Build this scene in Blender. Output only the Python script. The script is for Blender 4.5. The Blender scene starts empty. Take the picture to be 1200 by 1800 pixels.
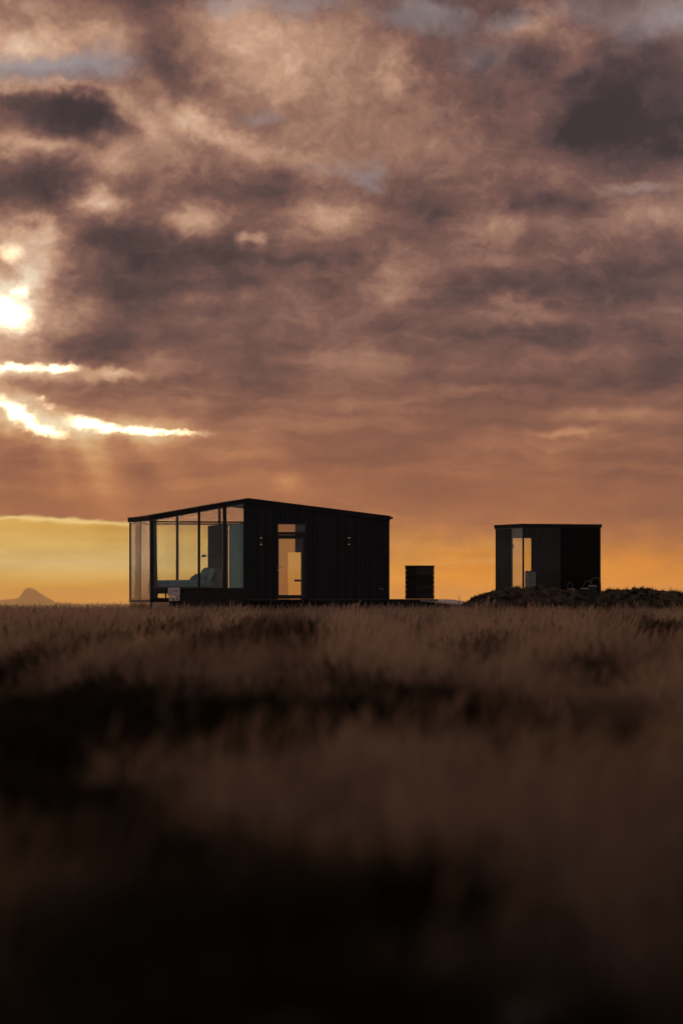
import bpy, bmesh, math, random
import numpy as np
from mathutils import Vector, Matrix

random.seed(7)
rng = np.random.default_rng(11)
SC = bpy.context.scene
COL = SC.collection

# ------------------------------------------------------------------ camera
F = 6750.0            # focal length in photo pixels (135 mm on a 24 mm wide frame)
EYE = 1.0             # eye height (world z); horizon is photo row 1060
HZ = 1060.0
cam_d = bpy.data.cameras.new("camera")
cam = bpy.data.objects.new("camera", cam_d)
COL.objects.link(cam)
cam.location = (0, 0, EYE)
cam.rotation_euler = (math.radians(90), 0, 0)
cam_d.sensor_fit = 'HORIZONTAL'
cam_d.sensor_width = 24.0
cam_d.lens = 135.0
cam_d.shift_y = (HZ - 900.0) / 1200.0
cam_d.clip_start = 0.2
cam_d.clip_end = 120000
cam_d.dof.use_dof = True
cam_d.dof.focus_distance = 158.0
cam_d.dof.aperture_fstop = 1.8
SC.camera = cam

SC.render.engine = 'CYCLES'
SC.cycles.use_denoising = True
SC.cycles.transparent_max_bounces = 32
SC.cycles.max_bounces = 8
SC.cycles.diffuse_bounces = 3
SC.cycles.volume_bounces = 0
SC.cycles.sample_clamp_indirect = 6
vs = SC.view_settings
vs.view_transform = 'Standard'
vs.look = 'None'
vs.exposure = 0.0
vs.gamma = 1.0
vs.use_curve_mapping = False

def lin(c):
    out = []
    for v in c[:3]:
        v = v / 255.0
        out.append(v / 12.92 if v <= 0.04045 else ((v + 0.055) / 1.055) ** 2.4)
    return (*out, 1.0)

# ------------------------------------------------------------------ sky
SUN_AZ, SUN_EL = math.radians(-4.7), math.radians(4.3)     # az from +Y towards +X

class NT:
    """tiny helper for building node trees"""
    def __init__(self, nt):
        self.nt = nt
    def n(self, t, **kw):
        nd = self.nt.nodes.new(t)
        for k, v in kw.items():
            setattr(nd, k, v)
        return nd
    def put(self, sock, v):
        if isinstance(v, bpy.types.NodeSocket):
            self.nt.links.new(v, sock)
        else:
            sock.default_value = v
    def m(self, op, a, b=0.0, c=0.0, clamp=False):
        nd = self.n('ShaderNodeMath', operation=op, use_clamp=clamp)
        for i, v in enumerate((a, b, c)):
            if i < len(nd.inputs):
                self.put(nd.inputs[i], v)
        return nd.outputs[0]
    def sm(self, x, a, b, lo=0.0, hi=1.0):
        nd = self.n('ShaderNodeMapRange', interpolation_type='SMOOTHSTEP')
        self.put(nd.inputs[0], x)
        for i, v in enumerate((a, b, lo, hi)):
            self.put(nd.inputs[1 + i], v)
        return nd.outputs[0]
    def xyz(self, x, y, z):
        nd = self.n('ShaderNodeCombineXYZ')
        for i, v in enumerate((x, y, z)):
            self.put(nd.inputs[i], v)
        return nd.outputs[0]
    def v(self, op, a, b=None):
        nd = self.n('ShaderNodeVectorMath', operation=op)
        self.put(nd.inputs[0], a)
        if b is not None:
            if op == 'SCALE':
                self.put(nd.inputs[3], b)
            else:
                self.put(nd.inputs[1], b)
        return nd.outputs[1] if op in ('DOT_PRODUCT', 'LENGTH') else nd.outputs[0]
    def noise(self, vec, scale=1.0, detail=5.0, rough=0.5, dist=0.0, color=False):
        nd = self.n('ShaderNodeTexNoise')
        self.put(nd.inputs['Vector'], vec)
        nd.inputs['Scale'].default_value = scale
        nd.inputs['Detail'].default_value = detail
        nd.inputs['Roughness'].default_value = rough
        nd.inputs['Distortion'].default_value = dist
        return nd.outputs['Color' if color else 0]
    def mix(self, f, a, b, blend='MIX'):
        nd = self.n('ShaderNodeMix', data_type='RGBA', blend_type=blend)
        self.put(nd.inputs[0], f)
        self.put(nd.inputs[6], a)
        self.put(nd.inputs[7], b)
        return nd.outputs[2]
    def ramp(self, x, stops):
        nd = self.n('ShaderNodeValToRGB')
        cr = nd.color_ramp
        while len(cr.elements) > 1:
            cr.elements.remove(cr.elements[-1])
        cr.elements[0].position = stops[0][0]
        cr.elements[0].color = stops[0][1]
        for p, c in stops[1:]:
            e = cr.elements.new(p)
            e.color = c
        self.put(nd.inputs[0], x)
        return nd.outputs[0]

def build_sky():
    w = bpy.data.worlds.new("World")
    SC.world = w
    w.use_nodes = True
    w.cycles.sampling_method = 'MANUAL'
    w.cycles.sample_map_resolution = 1024
    nt = w.node_tree
    nt.nodes.clear()
    T = NT(nt)
    d = T.v('NORMALIZE', T.n('ShaderNodeTexCoord').outputs['Generated'])
    sep = T.n('ShaderNodeSeparateXYZ')
    nt.links.new(d, sep.inputs[0])
    dx, dy, dz = sep.outputs
    K = F / 100.0                                    # 1 unit = 100 photo pixels = 0.85 degrees
    U = T.m('MULTIPLY', T.m('ARCTAN2', dx, dy), K)
    V = T.m('MULTIPLY', T.m('ARCSINE', dz), K)
    Vp = T.m('MAXIMUM', V, 0.0)
    # vertical noise coordinate: streaky near the horizon, lumpy higher up
    fv = T.m('MULTIPLY_ADD', T.m('LOGARITHM', T.m('MULTIPLY_ADD', Vp, 0.4, 1.0), math.e), 4.2, T.m('MULTIPLY', Vp, 0.8))
    N = T.xyz(T.m('MULTIPLY', dx, K), T.m('MULTIPLY', dy, K), fv)
    Nw = T.v('ADD', N, T.v('SCALE', T.v('SUBTRACT', T.noise(N, 0.8, 4, 0.6, color=True), (0.5, 0.5, 0.5)), 1.1))
    n_big = T.noise(Nw, 0.42, 6, 0.52)
    n_mid = T.noise(Nw, 1.25, 6, 0.69)
    n_str = T.noise(T.v('MULTIPLY', Nw, (0.30, 0.30, 1.5)), 1.3, 4, 0.55)
    # warped picture-of-the-sky coordinates for the individual clouds
    wa = T.v('SUBTRACT', T.noise(N, 1.1, 3, 0.5, color=True), (0.5, 0.5, 0.5))
    wb = T.v('SUBTRACT', T.noise(N, 4.5, 5, 0.62, color=True), (0.5, 0.5, 0.5))
    amp = T.sm(V, 0.5, 5.0, 0.35, 1.0)
    warp = T.v('ADD', T.v('MULTIPLY', wa, (1.1, 0.75, 0.0)), T.v('MULTIPLY', wb, (0.42, 0.26, 0.0)))
    UV = T.v('ADD', T.xyz(U, V, 0.0), T.v('SCALE', warp, amp))
    UVf = T.v('ADD', T.xyz(U, V, 0.0), T.v('MULTIPLY', wb, (0.46, 0.30, 0.0)))

    def blobs(T, coord, lst, wide=2.0, dark=1.0, bright=1.0):
        """sum of smooth elliptical patches; each falls to nothing at `wide` radii"""
        sp = T.n('ShaderNodeSeparateXYZ')
        T.nt.links.new(coord, sp.inputs[0])
        co = T.xyz(sp.outputs[0], sp.outputs[1], 1.0)
        acc = 0.0
        for i, (x, y, rx, ry, rot, a) in enumerate(lst):
            if i % 12 == 0 and i:          # tie each dozen to the one before, keeps the compiled shader's stack small
                co = T.xyz(sp.outputs[0], sp.outputs[1], T.m('MULTIPLY_ADD', acc, 1e-7, 1.0))
            cx, cy = (x - 600) / 100.0, (HZ - y) / 100.0
            c, n = math.cos(math.radians(rot)), math.sin(math.radians(rot))
            kx, ky = 100.0 / (rx * wide), 100.0 / (ry * wide)
            p = T.v('DOT_PRODUCT', co, (c * kx, n * kx, -(c * cx + n * cy) * kx))
            q = T.v('DOT_PRODUCT', co, (-n * ky, c * ky, (n * cx - c * cy) * ky))
            r2 = T.m('MULTIPLY_ADD', q, q, T.m('MULTIPLY', p, p))
            g = T.m('SUBTRACT', 1.0, r2, clamp=True)
            acc = T.m('ADD', acc, T.m('MULTIPLY', T.m('MULTIPLY', g, g), T.m('MULTIPLY', g, a * (dark if a < 0 else bright))))
        return acc

    soft = [
        # lighter cloud
        (40, 85, 170, 34, 0, .36), (120, 30, 160, 30, 0, .10), (420, 60, 110, 90, -20, .23), (590, 110, 130, 80, 10, .17),
        (340, 205, 120, 26, -30, .34), (230, 190, 60, 22, -40, .28), (40, 158, 70, 13, 0, .30), (140, 162, 60, 11, -8, .26),
        (330, 385, 62, 34, 8, .42), (170, 352, 52, 24, -18, .44), (440, 428, 18, 15, 0, .36), (70, 262, 70, 22, 0, .30), (190, 290, 40, 40, 0, .22),
        (280, 255, 70, 60, 0, .26), (640, 235, 190, 70, 0, .15), (570, 385, 100, 36, 0, .18), (480, 290, 90, 40, 0, .12),
        (950, 55, 75, 26, 10, .22), (1010, 105, 40, 42, 0, .16), (960, 190, 45, 55, 0, .10), (700, 125, 26, 50, 0, .16),
        (840, 395, 60, 36, 0, .13), (960, 400, 90, 26, 0, .10), (1140, 385, 80, 28, -10, .17), (915, 548, 52, 18, 0, .17),
        (690, 465, 40, 44, 0, .20), (700, 520, 40, 18, 0, .10), (1000, 765, 70, 10, 0, .20), (508, 850, 26, 16, 0, .14),
        (350, 525, 40, 16, 0, .12), (205, 652, 36, 12, 0, .30), (285, 640, 50, 26, 0, .13), (660, 640, 60, 24, 0, .10), (340, 715, 36, 10, 0, .12),
        (1100, 730, 90, 12, 0, .12), (880, 470, 60, 14, 0, .08), (1130, 330, 50, 10, 0, .14), (110, 410, 60, 26, 0, .22), (130, 555, 50, 50, 0, .10),
        # glow round the hidden sun
        (10, 540, 95, 130, 0, .34), (40, 650, 150, 30, 0, .22), (110, 740, 190, 40, -8, .24), (60, 450, 50, 60, 0, .2),
        (60, 745, 110, 36, -20, .24), (240, 757, 120, 20, -3, .26), (70, 650, 100, 18, 0, .22), (15, 545, 75, 62, 0, .26),
        # darker cloud
        (150, 212, 92, 46, -15, -.36), (40, 205, 50, 30, 0, -.12), (60, 335, 110, 46, 4, -.40), (250, 415, 120, 46, 0, -.26), (380, 470, 190, 60, 0, -.20),
        (190, 505, 120, 40, 0, -.24), (290, 590, 190, 46, 0, -.20), (350, 325, 70, 34, 0, -.18), (490, 335, 70, 44, 0, -.20),
        (285, 8, 70, 30, 0, -.24), (280, 110, 60, 70, 0, -.20), (880, 160, 110, 80, 0, -.22), (1140, 185, 190, 95, 0, -.38), (1060, 235, 160, 40, 0, -.20),
        (960, 352, 100, 34, 0, -.20), (730, 358, 90, 28, -12, -.18), (880, 505, 150, 26, 4, -.20), (1140, 490, 120, 44, 0, -.26),
        (960, 592, 200, 20, -3, -.15), (1180, 640, 60, 34, 0, -.14), (1000, 662, 200, 18, 0, -.13), (560, 500, 90, 60, 0, -.08), (640, 460, 40, 40, 0, -.1),
        (250, 685, 260, 16, 0, -.14), (60, 610, 150, 22, 0, -.18), (420, 760, 200, 30, 0, -.06), (1120, 790, 160, 40, 0, -.06), (10, 470, 22, 26, 0, -.3),
        (860, 20, 90, 26, 0, -.10), (80, 800, 110, 40, 0, -.05),
    ]
    holes = [
        (0, 548, 58, 26, -22, 2.4), (40, 516, 18, 11, 0, 1.2), (18, 448, 22, 20, 0, .85), (28, 648, 44, 7, 0, 1.7), (106, 649, 32, 7.5, 0, 1.9),
        (34, 728, 46, 13, -33, 2.3), (80, 758, 40, 9, -10, 1.9), (160, 746, 38, 11, -14, 2.2), (205, 752, 40, 5, -4, 1.2), (275, 759, 78, 5.5, -2, 1.7),
        (75, 702, 11, 8, 0, .7), (92, 716, 14, 6, 0, .6), (172, 742, 14, 8, 0, .4),
    ]
    blue = [
        (60, 128, 130, 20, 0, .95), (180, 120, 60, 26, 0, .4), (400, 16, 40, 26, 0, .5), (520, 16, 80, 20, 0, .5), (740, 36, 70, 20, -8, .75),
        (900, 42, 40, 14, 0, .5), (1180, 36, 80, 34, 15, .85), (648, 312, 26, 14, -20, .55), (455, 202, 30, 14, 0, .4), (1120, 335, 46, 10, 0, .35),
        (850, 100, 60, 26, 0, .3), (600, 290, 70, 12, 0, .2), (1040, 30, 60, 20, 0, .3),
    ]
    az_off = T.m('ABSOLUTE', T.m('SUBTRACT', T.m('ARCTAN2', dx, dy), SUN_AZ))
    away = T.sm(az_off, 0.13, 0.60)                       # 0 near the sun, 1 far round
    L0 = T.m('MULTIPLY_ADD', T.m('SUBTRACT', n_big, 0.5), T.sm(V, 2.0, 6.5, 0.26, 0.66), T.sm(V, 1.0, 5.0, 0.40, 0.41))
    L0 = T.m('MULTIPLY_ADD', T.m('SUBTRACT', n_mid, 0.5), T.sm(V, 2.0, 7.0, 0.14, 0.60), L0)
    L0 = T.m('ADD', L0, T.m('MULTIPLY', T.sm(U, -6.0, 6.0), -0.06))
    L0 = T.m('MULTIPLY_ADD', T.m('SUBTRACT', n_str, 0.5), T.m('MULTIPLY', T.sm(V, 1.5, 2.6, 0.18, 0.50), T.sm(V, 5.5, 9.0, 1.0, 0.12)), L0)
    sky = T.n('ShaderNodeTexSky', sky_type='NISHITA')
    sky.sun_disc = False
    sky.sun_elevation = SUN_EL
    sky.sun_rotation = SUN_AZ
    sky.air_density = 1.0
    sky.dust_density = 1.5
    sky.ozone_density = 1.0
    clear = T.mix(1.0, sky.outputs[0], (0.085, 0.085, 0.085, 1), 'MULTIPLY')

    def pick(lst, tile, wide, pad):
        u0, u1, v0, v1 = tile
        out = []
        for bl in lst:
            cx, cy = (bl[0] - 600) / 100.0, (HZ - bl[1]) / 100.0
            c, n = abs(math.cos(math.radians(bl[4]))), abs(math.sin(math.radians(bl[4])))
            ex, ey = (bl[2] * c + bl[3] * n) / 100.0 * wide + pad, (bl[2] * n + bl[3] * c) / 100.0 * wide + pad
            if cx + ex > u0 and cx - ex < u1 and cy + ey > v0 and cy - ey < v1:
                out.append(bl)
        return out

    def sky_colour(tile=None):
        # one node group per stretch of sky: keeps each tree small
        ng = bpy.data.node_groups.new('sky_stretch', 'ShaderNodeTree')
        ins = dict(U=U, V=V, N=N, UV=UV, UVf=UVf, L0=L0, n_big=n_big, away=away, clear=clear)
        for k_, so in ins.items():
            ng.interface.new_socket(k_, in_out='INPUT', socket_type={'VALUE': 'NodeSocketFloat', 'VECTOR': 'NodeSocketVector', 'RGBA': 'NodeSocketColor'}[so.type])
        ng.interface.new_socket('Colour', in_out='OUTPUT', socket_type='NodeSocketColor')
        gi = ng.nodes.new('NodeGroupInput')
        col = sky_body(NT(ng), tile, **{k_: gi.outputs[k_] for k_ in ins})
        go = ng.nodes.new('NodeGroupOutput')
        ng.links.new(col, go.inputs[0])
        gn_ = nt.nodes.new('ShaderNodeGroup')
        gn_.node_tree = ng
        for k_, so in ins.items():
            nt.links.new(so, gn_.inputs[k_])
        bg = nt.nodes.new('ShaderNodeBackground')
        nt.links.new(gn_.outputs[0], bg.inputs[0])
        return bg.outputs[0]

    def sky_body(T, tile, U, V, N, UV, UVf, L0, n_big, away, clear):
        detail = tile is not None
        low_left = detail and tile[0] < -3 and tile[2] < 3
        L = L0
        if detail:
            L = T.m('ADD', L, blobs(T, UV, pick(soft, tile, 2.0, 0.6), 2.0, 0.84, 1.05))
        if low_left:
            # crepuscular rays fanning down from the gap
            ang = T.m('ARCTAN2', T.m('SUBTRACT', U, -5.6), T.m('SUBTRACT', 5.6, V))
            rn = T.noise(T.xyz(T.m('MULTIPLY', ang, 3.6), 3.3, 0.0), 1.6, 1, 0.5)
            rmask = blobs(T, T.xyz(U, V, 0.0), [(185, 815, 108, 62, -8, 1.0)])
            L = T.m('MULTIPLY_ADD', T.m('MULTIPLY', T.sm(rn, 0.30, 0.70), rmask), 0.28, L)
        up = T.ramp(L, [(0.0, lin((58, 51, 55))), (0.18, lin((86, 68, 68))), (0.36, lin((120, 88, 81))), (0.52, lin((154, 116, 99))),
                        (0.70, lin((196, 154, 128))), (0.86, lin((222, 188, 160))), (1.0, lin((244, 226, 196)))])
        low = T.ramp(L, [(0.0, lin((96, 66, 60))), (0.2, lin((124, 82, 68))), (0.38, lin((156, 100, 74))), (0.55, lin((188, 124, 82))),
                         (0.72, lin((210, 158, 100))), (0.88, lin((228, 190, 132))), (1.0, lin((250, 228, 180)))])
        cl = T.mix(T.sm(V, 1.2, 5.0), low, up)
        # cloud to the right of the sun is greyer
        cl = T.mix(T.m('MULTIPLY', T.sm(U, 0.0, 8.0), T.sm(V, 2.0, 6.0, 0.15, 0.5)), cl, T.mix(1.0, cl, (0.86, 0.92, 1.08, 1), 'MULTIPLY'))
        if detail and tile[3] > 6:
            blue_c = lin((158, 153, 157))
            cl = T.mix(T.m('MULTIPLY', T.m('MINIMUM', blobs(T, UV, pick(blue, tile, 2.0, 0.6)), 1.0), T.sm(L, 0.15, 0.6, 0.5, 0.85)), cl, blue_c)
        if not detail or tile[2] < 3:
            # open strip of glow under the cloud deck
            edge = T.m('MULTIPLY_ADD', T.m('SUBTRACT', T.noise(N, 1.1, 6, 0.62), 0.5), T.sm(U, -4.0, 1.0, 0.16, 1.1), T.sm(U, -6.0, -3.6, 1.52, 1.42))
            edge = T.m('ADD', edge, T.sm(U, -3.0, 5.5, 0.0, -0.10))
            soften = T.sm(U, -4.5, 0.5, 0.06, 0.85)
            below = T.sm(V, T.m('SUBTRACT', edge, soften), T.m('ADD', edge, T.m('MULTIPLY', soften, 0.35)), 1.0, 0.0)
            glow_l = T.ramp(T.m('MULTIPLY', V, 1 / 1.6), [(0.0, lin((222, 152, 40))), (0.18, lin((214, 162, 56))), (0.45, lin((213, 184, 120))), (0.62, lin((212, 176, 100))), (0.82, lin((206, 160, 78))), (1.0, lin((220, 176, 92)))])
            glow_r = T.ramp(T.m('MULTIPLY', V, 1 / 1.6), [(0.0, lin((244, 152, 34))), (0.3, lin((238, 152, 44))), (0.7, lin((224, 150, 62))), (1.0, lin((192, 124, 76)))])
            glow = T.mix(T.sm(U, -4.0, 2.5), glow_l, glow_r)
            glow = T.mix(T.sm(U, 2.0, 7.5, 0.0, 0.6), glow, lin((216, 126, 54)))
            gn = T.noise(T.v('MULTIPLY', N, (0.45, 0.45, 1.3)), 0.9, 4, 0.55)
            glow = T.mix(1.0, glow, T.mix(T.sm(gn, 0.25, 0.75), (0.86, 0.82, 0.76, 1), (1.12, 1.15, 1.22, 1)), 'MULTIPLY')
            wisp = T.noise(T.v('MULTIPLY', N, (0.42, 0.42, 2.6)), 1.1, 5, 0.6, 0.6)
            wisp = T.m('MULTIPLY', T.sm(wisp, 0.56, 0.74), T.m('MULTIPLY', T.sm(V, 0.45, 0.9), T.sm(U, -2.5, 4.0, 0.6, 0.25)))
            glow = T.mix(wisp, glow, lin((238, 208, 142)))
            cl = T.mix(below, cl, glow)
            if low_left:
                # lit rim along the lower edge of the deck near the sun
                wisp_n = T.noise(N, 2.4, 3, 0.5)
                rim = T.m('POWER', math.exp(-1.0), T.m('POWER', T.m('MULTIPLY', T.m('SUBTRACT', V, T.m('SUBTRACT', edge, 0.02)), T.sm(wisp_n, 0.3, 0.7, 46.0, 19.0)), 2.0))
                rim = T.m('MULTIPLY', rim, T.sm(U, -4.6, -2.0, 1.0, 0.0))
                rim = T.m('MULTIPLY', rim, T.sm(U, -9.0, -7.0))
                cl = T.mix(T.m('MULTIPLY', rim, 0.8), cl, lin((250, 218, 142)))
        # away from the sunset the same broken deck is lit by blue dusk sky
        dusk = T.mix(T.sm(n_big, 0.35, 0.68), lin((104, 98, 104)), T.mix(0.22, lin((168, 154, 156)), clear))
        cl = T.mix(T.m('MULTIPLY', away, 0.92), cl, dusk)
        cl = T.mix(T.m('MULTIPLY', T.sm(V, 11.0, 45.0), 0.85), cl, dusk)
        if detail and tile[0] < -3 and pick(holes, tile, 1.7, 0.2):
            # burned-out gaps
            s_hole = T.m('MAXIMUM', blobs(T, UVf, pick(holes, tile, 1.7, 0.2), 1.7), 0.0)
            cl = T.v('ADD', cl, T.v('SCALE', lin((255, 232, 186))[:3], T.m('MINIMUM', T.m('POWER', s_hole, 1.4), 3.0)))
        return T.v('SCALE', cl, T.sm(V, -1.2, -0.2, 0.12, 1.0))

    # the individual clouds only exist in this stretch of the sky; elsewhere the cheaper general deck is the same thing.
    # the stretch is evaluated in tiles so that each one only looks at its own clouds
    us, vs_ = (-10.0, -1.9, 2.0, 10.0), (0.2, 5.0, 13.0)
    def mixs(f, a_, b_):
        mx = T.n('ShaderNodeMixShader')
        nt.links.new(f, mx.inputs[0])
        nt.links.new(a_, mx.inputs[1])
        nt.links.new(b_, mx.inputs[2])
        return mx.outputs[0]
    rows = []
    for j in range(2):
        cols = [sky_colour((us[i], us[i + 1], vs_[j], vs_[j + 1])) for i in range(3)]
        r_ = mixs(T.m('GREATER_THAN', U, us[1]), cols[0], mixs(T.m('GREATER_THAN', U, us[2]), cols[1], cols[2]))
        rows.append(r_)
    rich = rows[1]
    for j in (0,):
        rich = mixs(T.m('GREATER_THAN', V, vs_[j + 1]), rows[j], rich)
    near_ = T.m('MULTIPLY', T.m('LESS_THAN', T.m('ABSOLUTE', U), 10.0), T.m('LESS_THAN', V, 13.0))
    near_ = T.m('MULTIPLY', near_, T.m('GREATER_THAN', V, 0.2))
    o = T.n('ShaderNodeOutputWorld')
    nt.links.new(mixs(near_, sky_colour(), rich), o.inputs[0])

build_sky()

sun_d = bpy.data.lights.new("sun", 'SUN')
sun_d.energy = 0.8
sun_d.angle = math.radians(9.0)
sun_d.color = (1.0, 0.55, 0.24)
sun = bpy.data.objects.new("sun", sun_d)
COL.objects.link(sun)
_dir = Vector((math.sin(SUN_AZ) * math.cos(SUN_EL), math.cos(SUN_AZ) * math.cos(SUN_EL), math.sin(SUN_EL)))
sun.rotation_euler = _dir.to_track_quat('Z', 'Y').to_euler()
sun.location = _dir * 200

# ------------------------------------------------------------------ materials
def mat(name, col, rough=0.7, var=0.25, scale=(4, 4, 4), bump=0.0, metal=0.0, spec=0.5, second=None, emit=None, vary=0.0):
    m = bpy.data.materials.new(name)
    m.use_nodes = True
    nt = m.node_tree
    T = NT(nt)
    b = nt.nodes['Principled BSDF']
    tc = T.n('ShaderNodeTexCoord')
    nz = T.noise(T.v('MULTIPLY', tc.outputs['Object'], scale), 1.0, 6, 0.6)
    c0 = (*[v * (1 - var) for v in col[:3]], 1)
    c1 = (*[min(1, v * (1 + var)) for v in (second or col)[:3]], 1)
    cc = T.mix(T.sm(nz, 0.3, 0.7), c0, c1)
    if vary:                                     # board-to-board difference in tone
        cc = T.mix(1.0, cc, T.mix(T.n('ShaderNodeObjectInfo').outputs['Random'], (1 - vary,) * 3 + (1,), (1 + vary,) * 3 + (1,)), 'MULTIPLY')
    nt.links.new(cc, b.inputs['Base Color'])
    b.inputs['Metallic'].default_value = metal
    nt.links.new(T.m('ADD', T.m('MULTIPLY', T.m('SUBTRACT', nz, 0.5), 0.25), rough, clamp=True), b.inputs['Roughness'])
    b.inputs['Specular IOR Level'].default_value = spec
    if bump:
        bp = T.n('ShaderNodeBump')
        bp.inputs['Strength'].default_value = bump
        bp.inputs['Distance'].default_value = 0.01
        nt.links.new(nz, bp.inputs['Height'])
        nt.links.new(bp.outputs[0], b.inputs['Normal'])
    if emit:
        b.inputs['Emission Color'].default_value = (*emit[:3], 1)
        b.inputs['Emission Strength'].default_value = emit[3]
    return m

def glass(name, tint=(0.9, 0.93, 0.9), f0=0.04, rough=0.0, refl=(0.95, 0.97, 1)):
    m = bpy.data.materials.new(name)
    m.use_nodes = True
    nt = m.node_tree
    nt.nodes.clear()
    T = NT(nt)
    g = T.n('ShaderNodeNewGeometry')
    c = T.m('ABSOLUTE', T.v('DOT_PRODUCT', g.outputs['Normal'], g.outputs['Incoming']))
    fr = T.m('MULTIPLY_ADD', T.m('POWER', T.m('SUBTRACT', 1.0, c, clamp=True), 5.0), 1 - f0, f0)
    tr = T.n('ShaderNodeBsdfTransparent')
    tr.inputs[0].default_value = (*tint, 1)
    gl = T.n('ShaderNodeBsdfGlossy')
    gl.inputs['Roughness'].default_value = rough
    gl.inputs[0].default_value = (*refl, 1)
    # very slight waviness of a toughened pane
    tc = T.n('ShaderNodeTexCoord')
    bp = T.n('ShaderNodeBump')
    bp.inputs['Strength'].default_value = 0.04
    bp.inputs['Distance'].default_value = 0.02
    nt.links.new(T.noise(tc.outputs['Object'], 1.3, 2, 0.5), bp.inputs['Height'])
    nt.links.new(bp.outputs[0], gl.inputs['Normal'])
    mx = T.n('ShaderNodeMixShader')
    nt.links.new(fr, mx.inputs[0])
    nt.links.new(tr.outputs[0], mx.inputs[1])
    nt.links.new(gl.outputs[0], mx.inputs[2])
    o = T.n('ShaderNodeOutputMaterial')
    nt.links.new(mx.outputs[0], o.inputs[0])
    return m

def cloth(name, col, trans=0.5, scale=(30, 30, 3), sheer=0.0):
    m = bpy.data.materials.new(name)
    m.use_nodes = True
    nt = m.node_tree
    nt.nodes.clear()
    T = NT(nt)
    tc = T.n('ShaderNodeTexCoord')
    nz = T.noise(T.v('MULTIPLY', tc.outputs['Object'], scale), 1.0, 4, 0.6)
    c = T.mix(nz, (*[v * .75 for v in col], 1), (*[v * 1.25 for v in col], 1))
    df = T.n('ShaderNodeBsdfDiffuse')
    tl = T.n('ShaderNodeBsdfTranslucent')
    nt.links.new(c, df.inputs[0])
    nt.links.new(c, tl.inputs[0])
    mx = T.n('ShaderNodeMixShader')
    mx.inputs[0].default_value = trans
    nt.links.new(df.outputs[0], mx.inputs[1])
    nt.links.new(tl.outputs[0], mx.inputs[2])
    o = T.n('ShaderNodeOutputMaterial')
    if sheer:
        tp = T.n('ShaderNodeBsdfTransparent')
        tp.inputs[0].default_value = (0.95, 0.85, 0.75, 1)
        m2 = T.n('ShaderNodeMixShader')
        m2.inputs[0].default_value = sheer
        nt.links.new(mx.outputs[0], m2.inputs[1])
        nt.links.new(tp.outputs[0], m2.inputs[2])
        mx = m2
    nt.links.new(mx.outputs[0], o.inputs[0])
    return m

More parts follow.
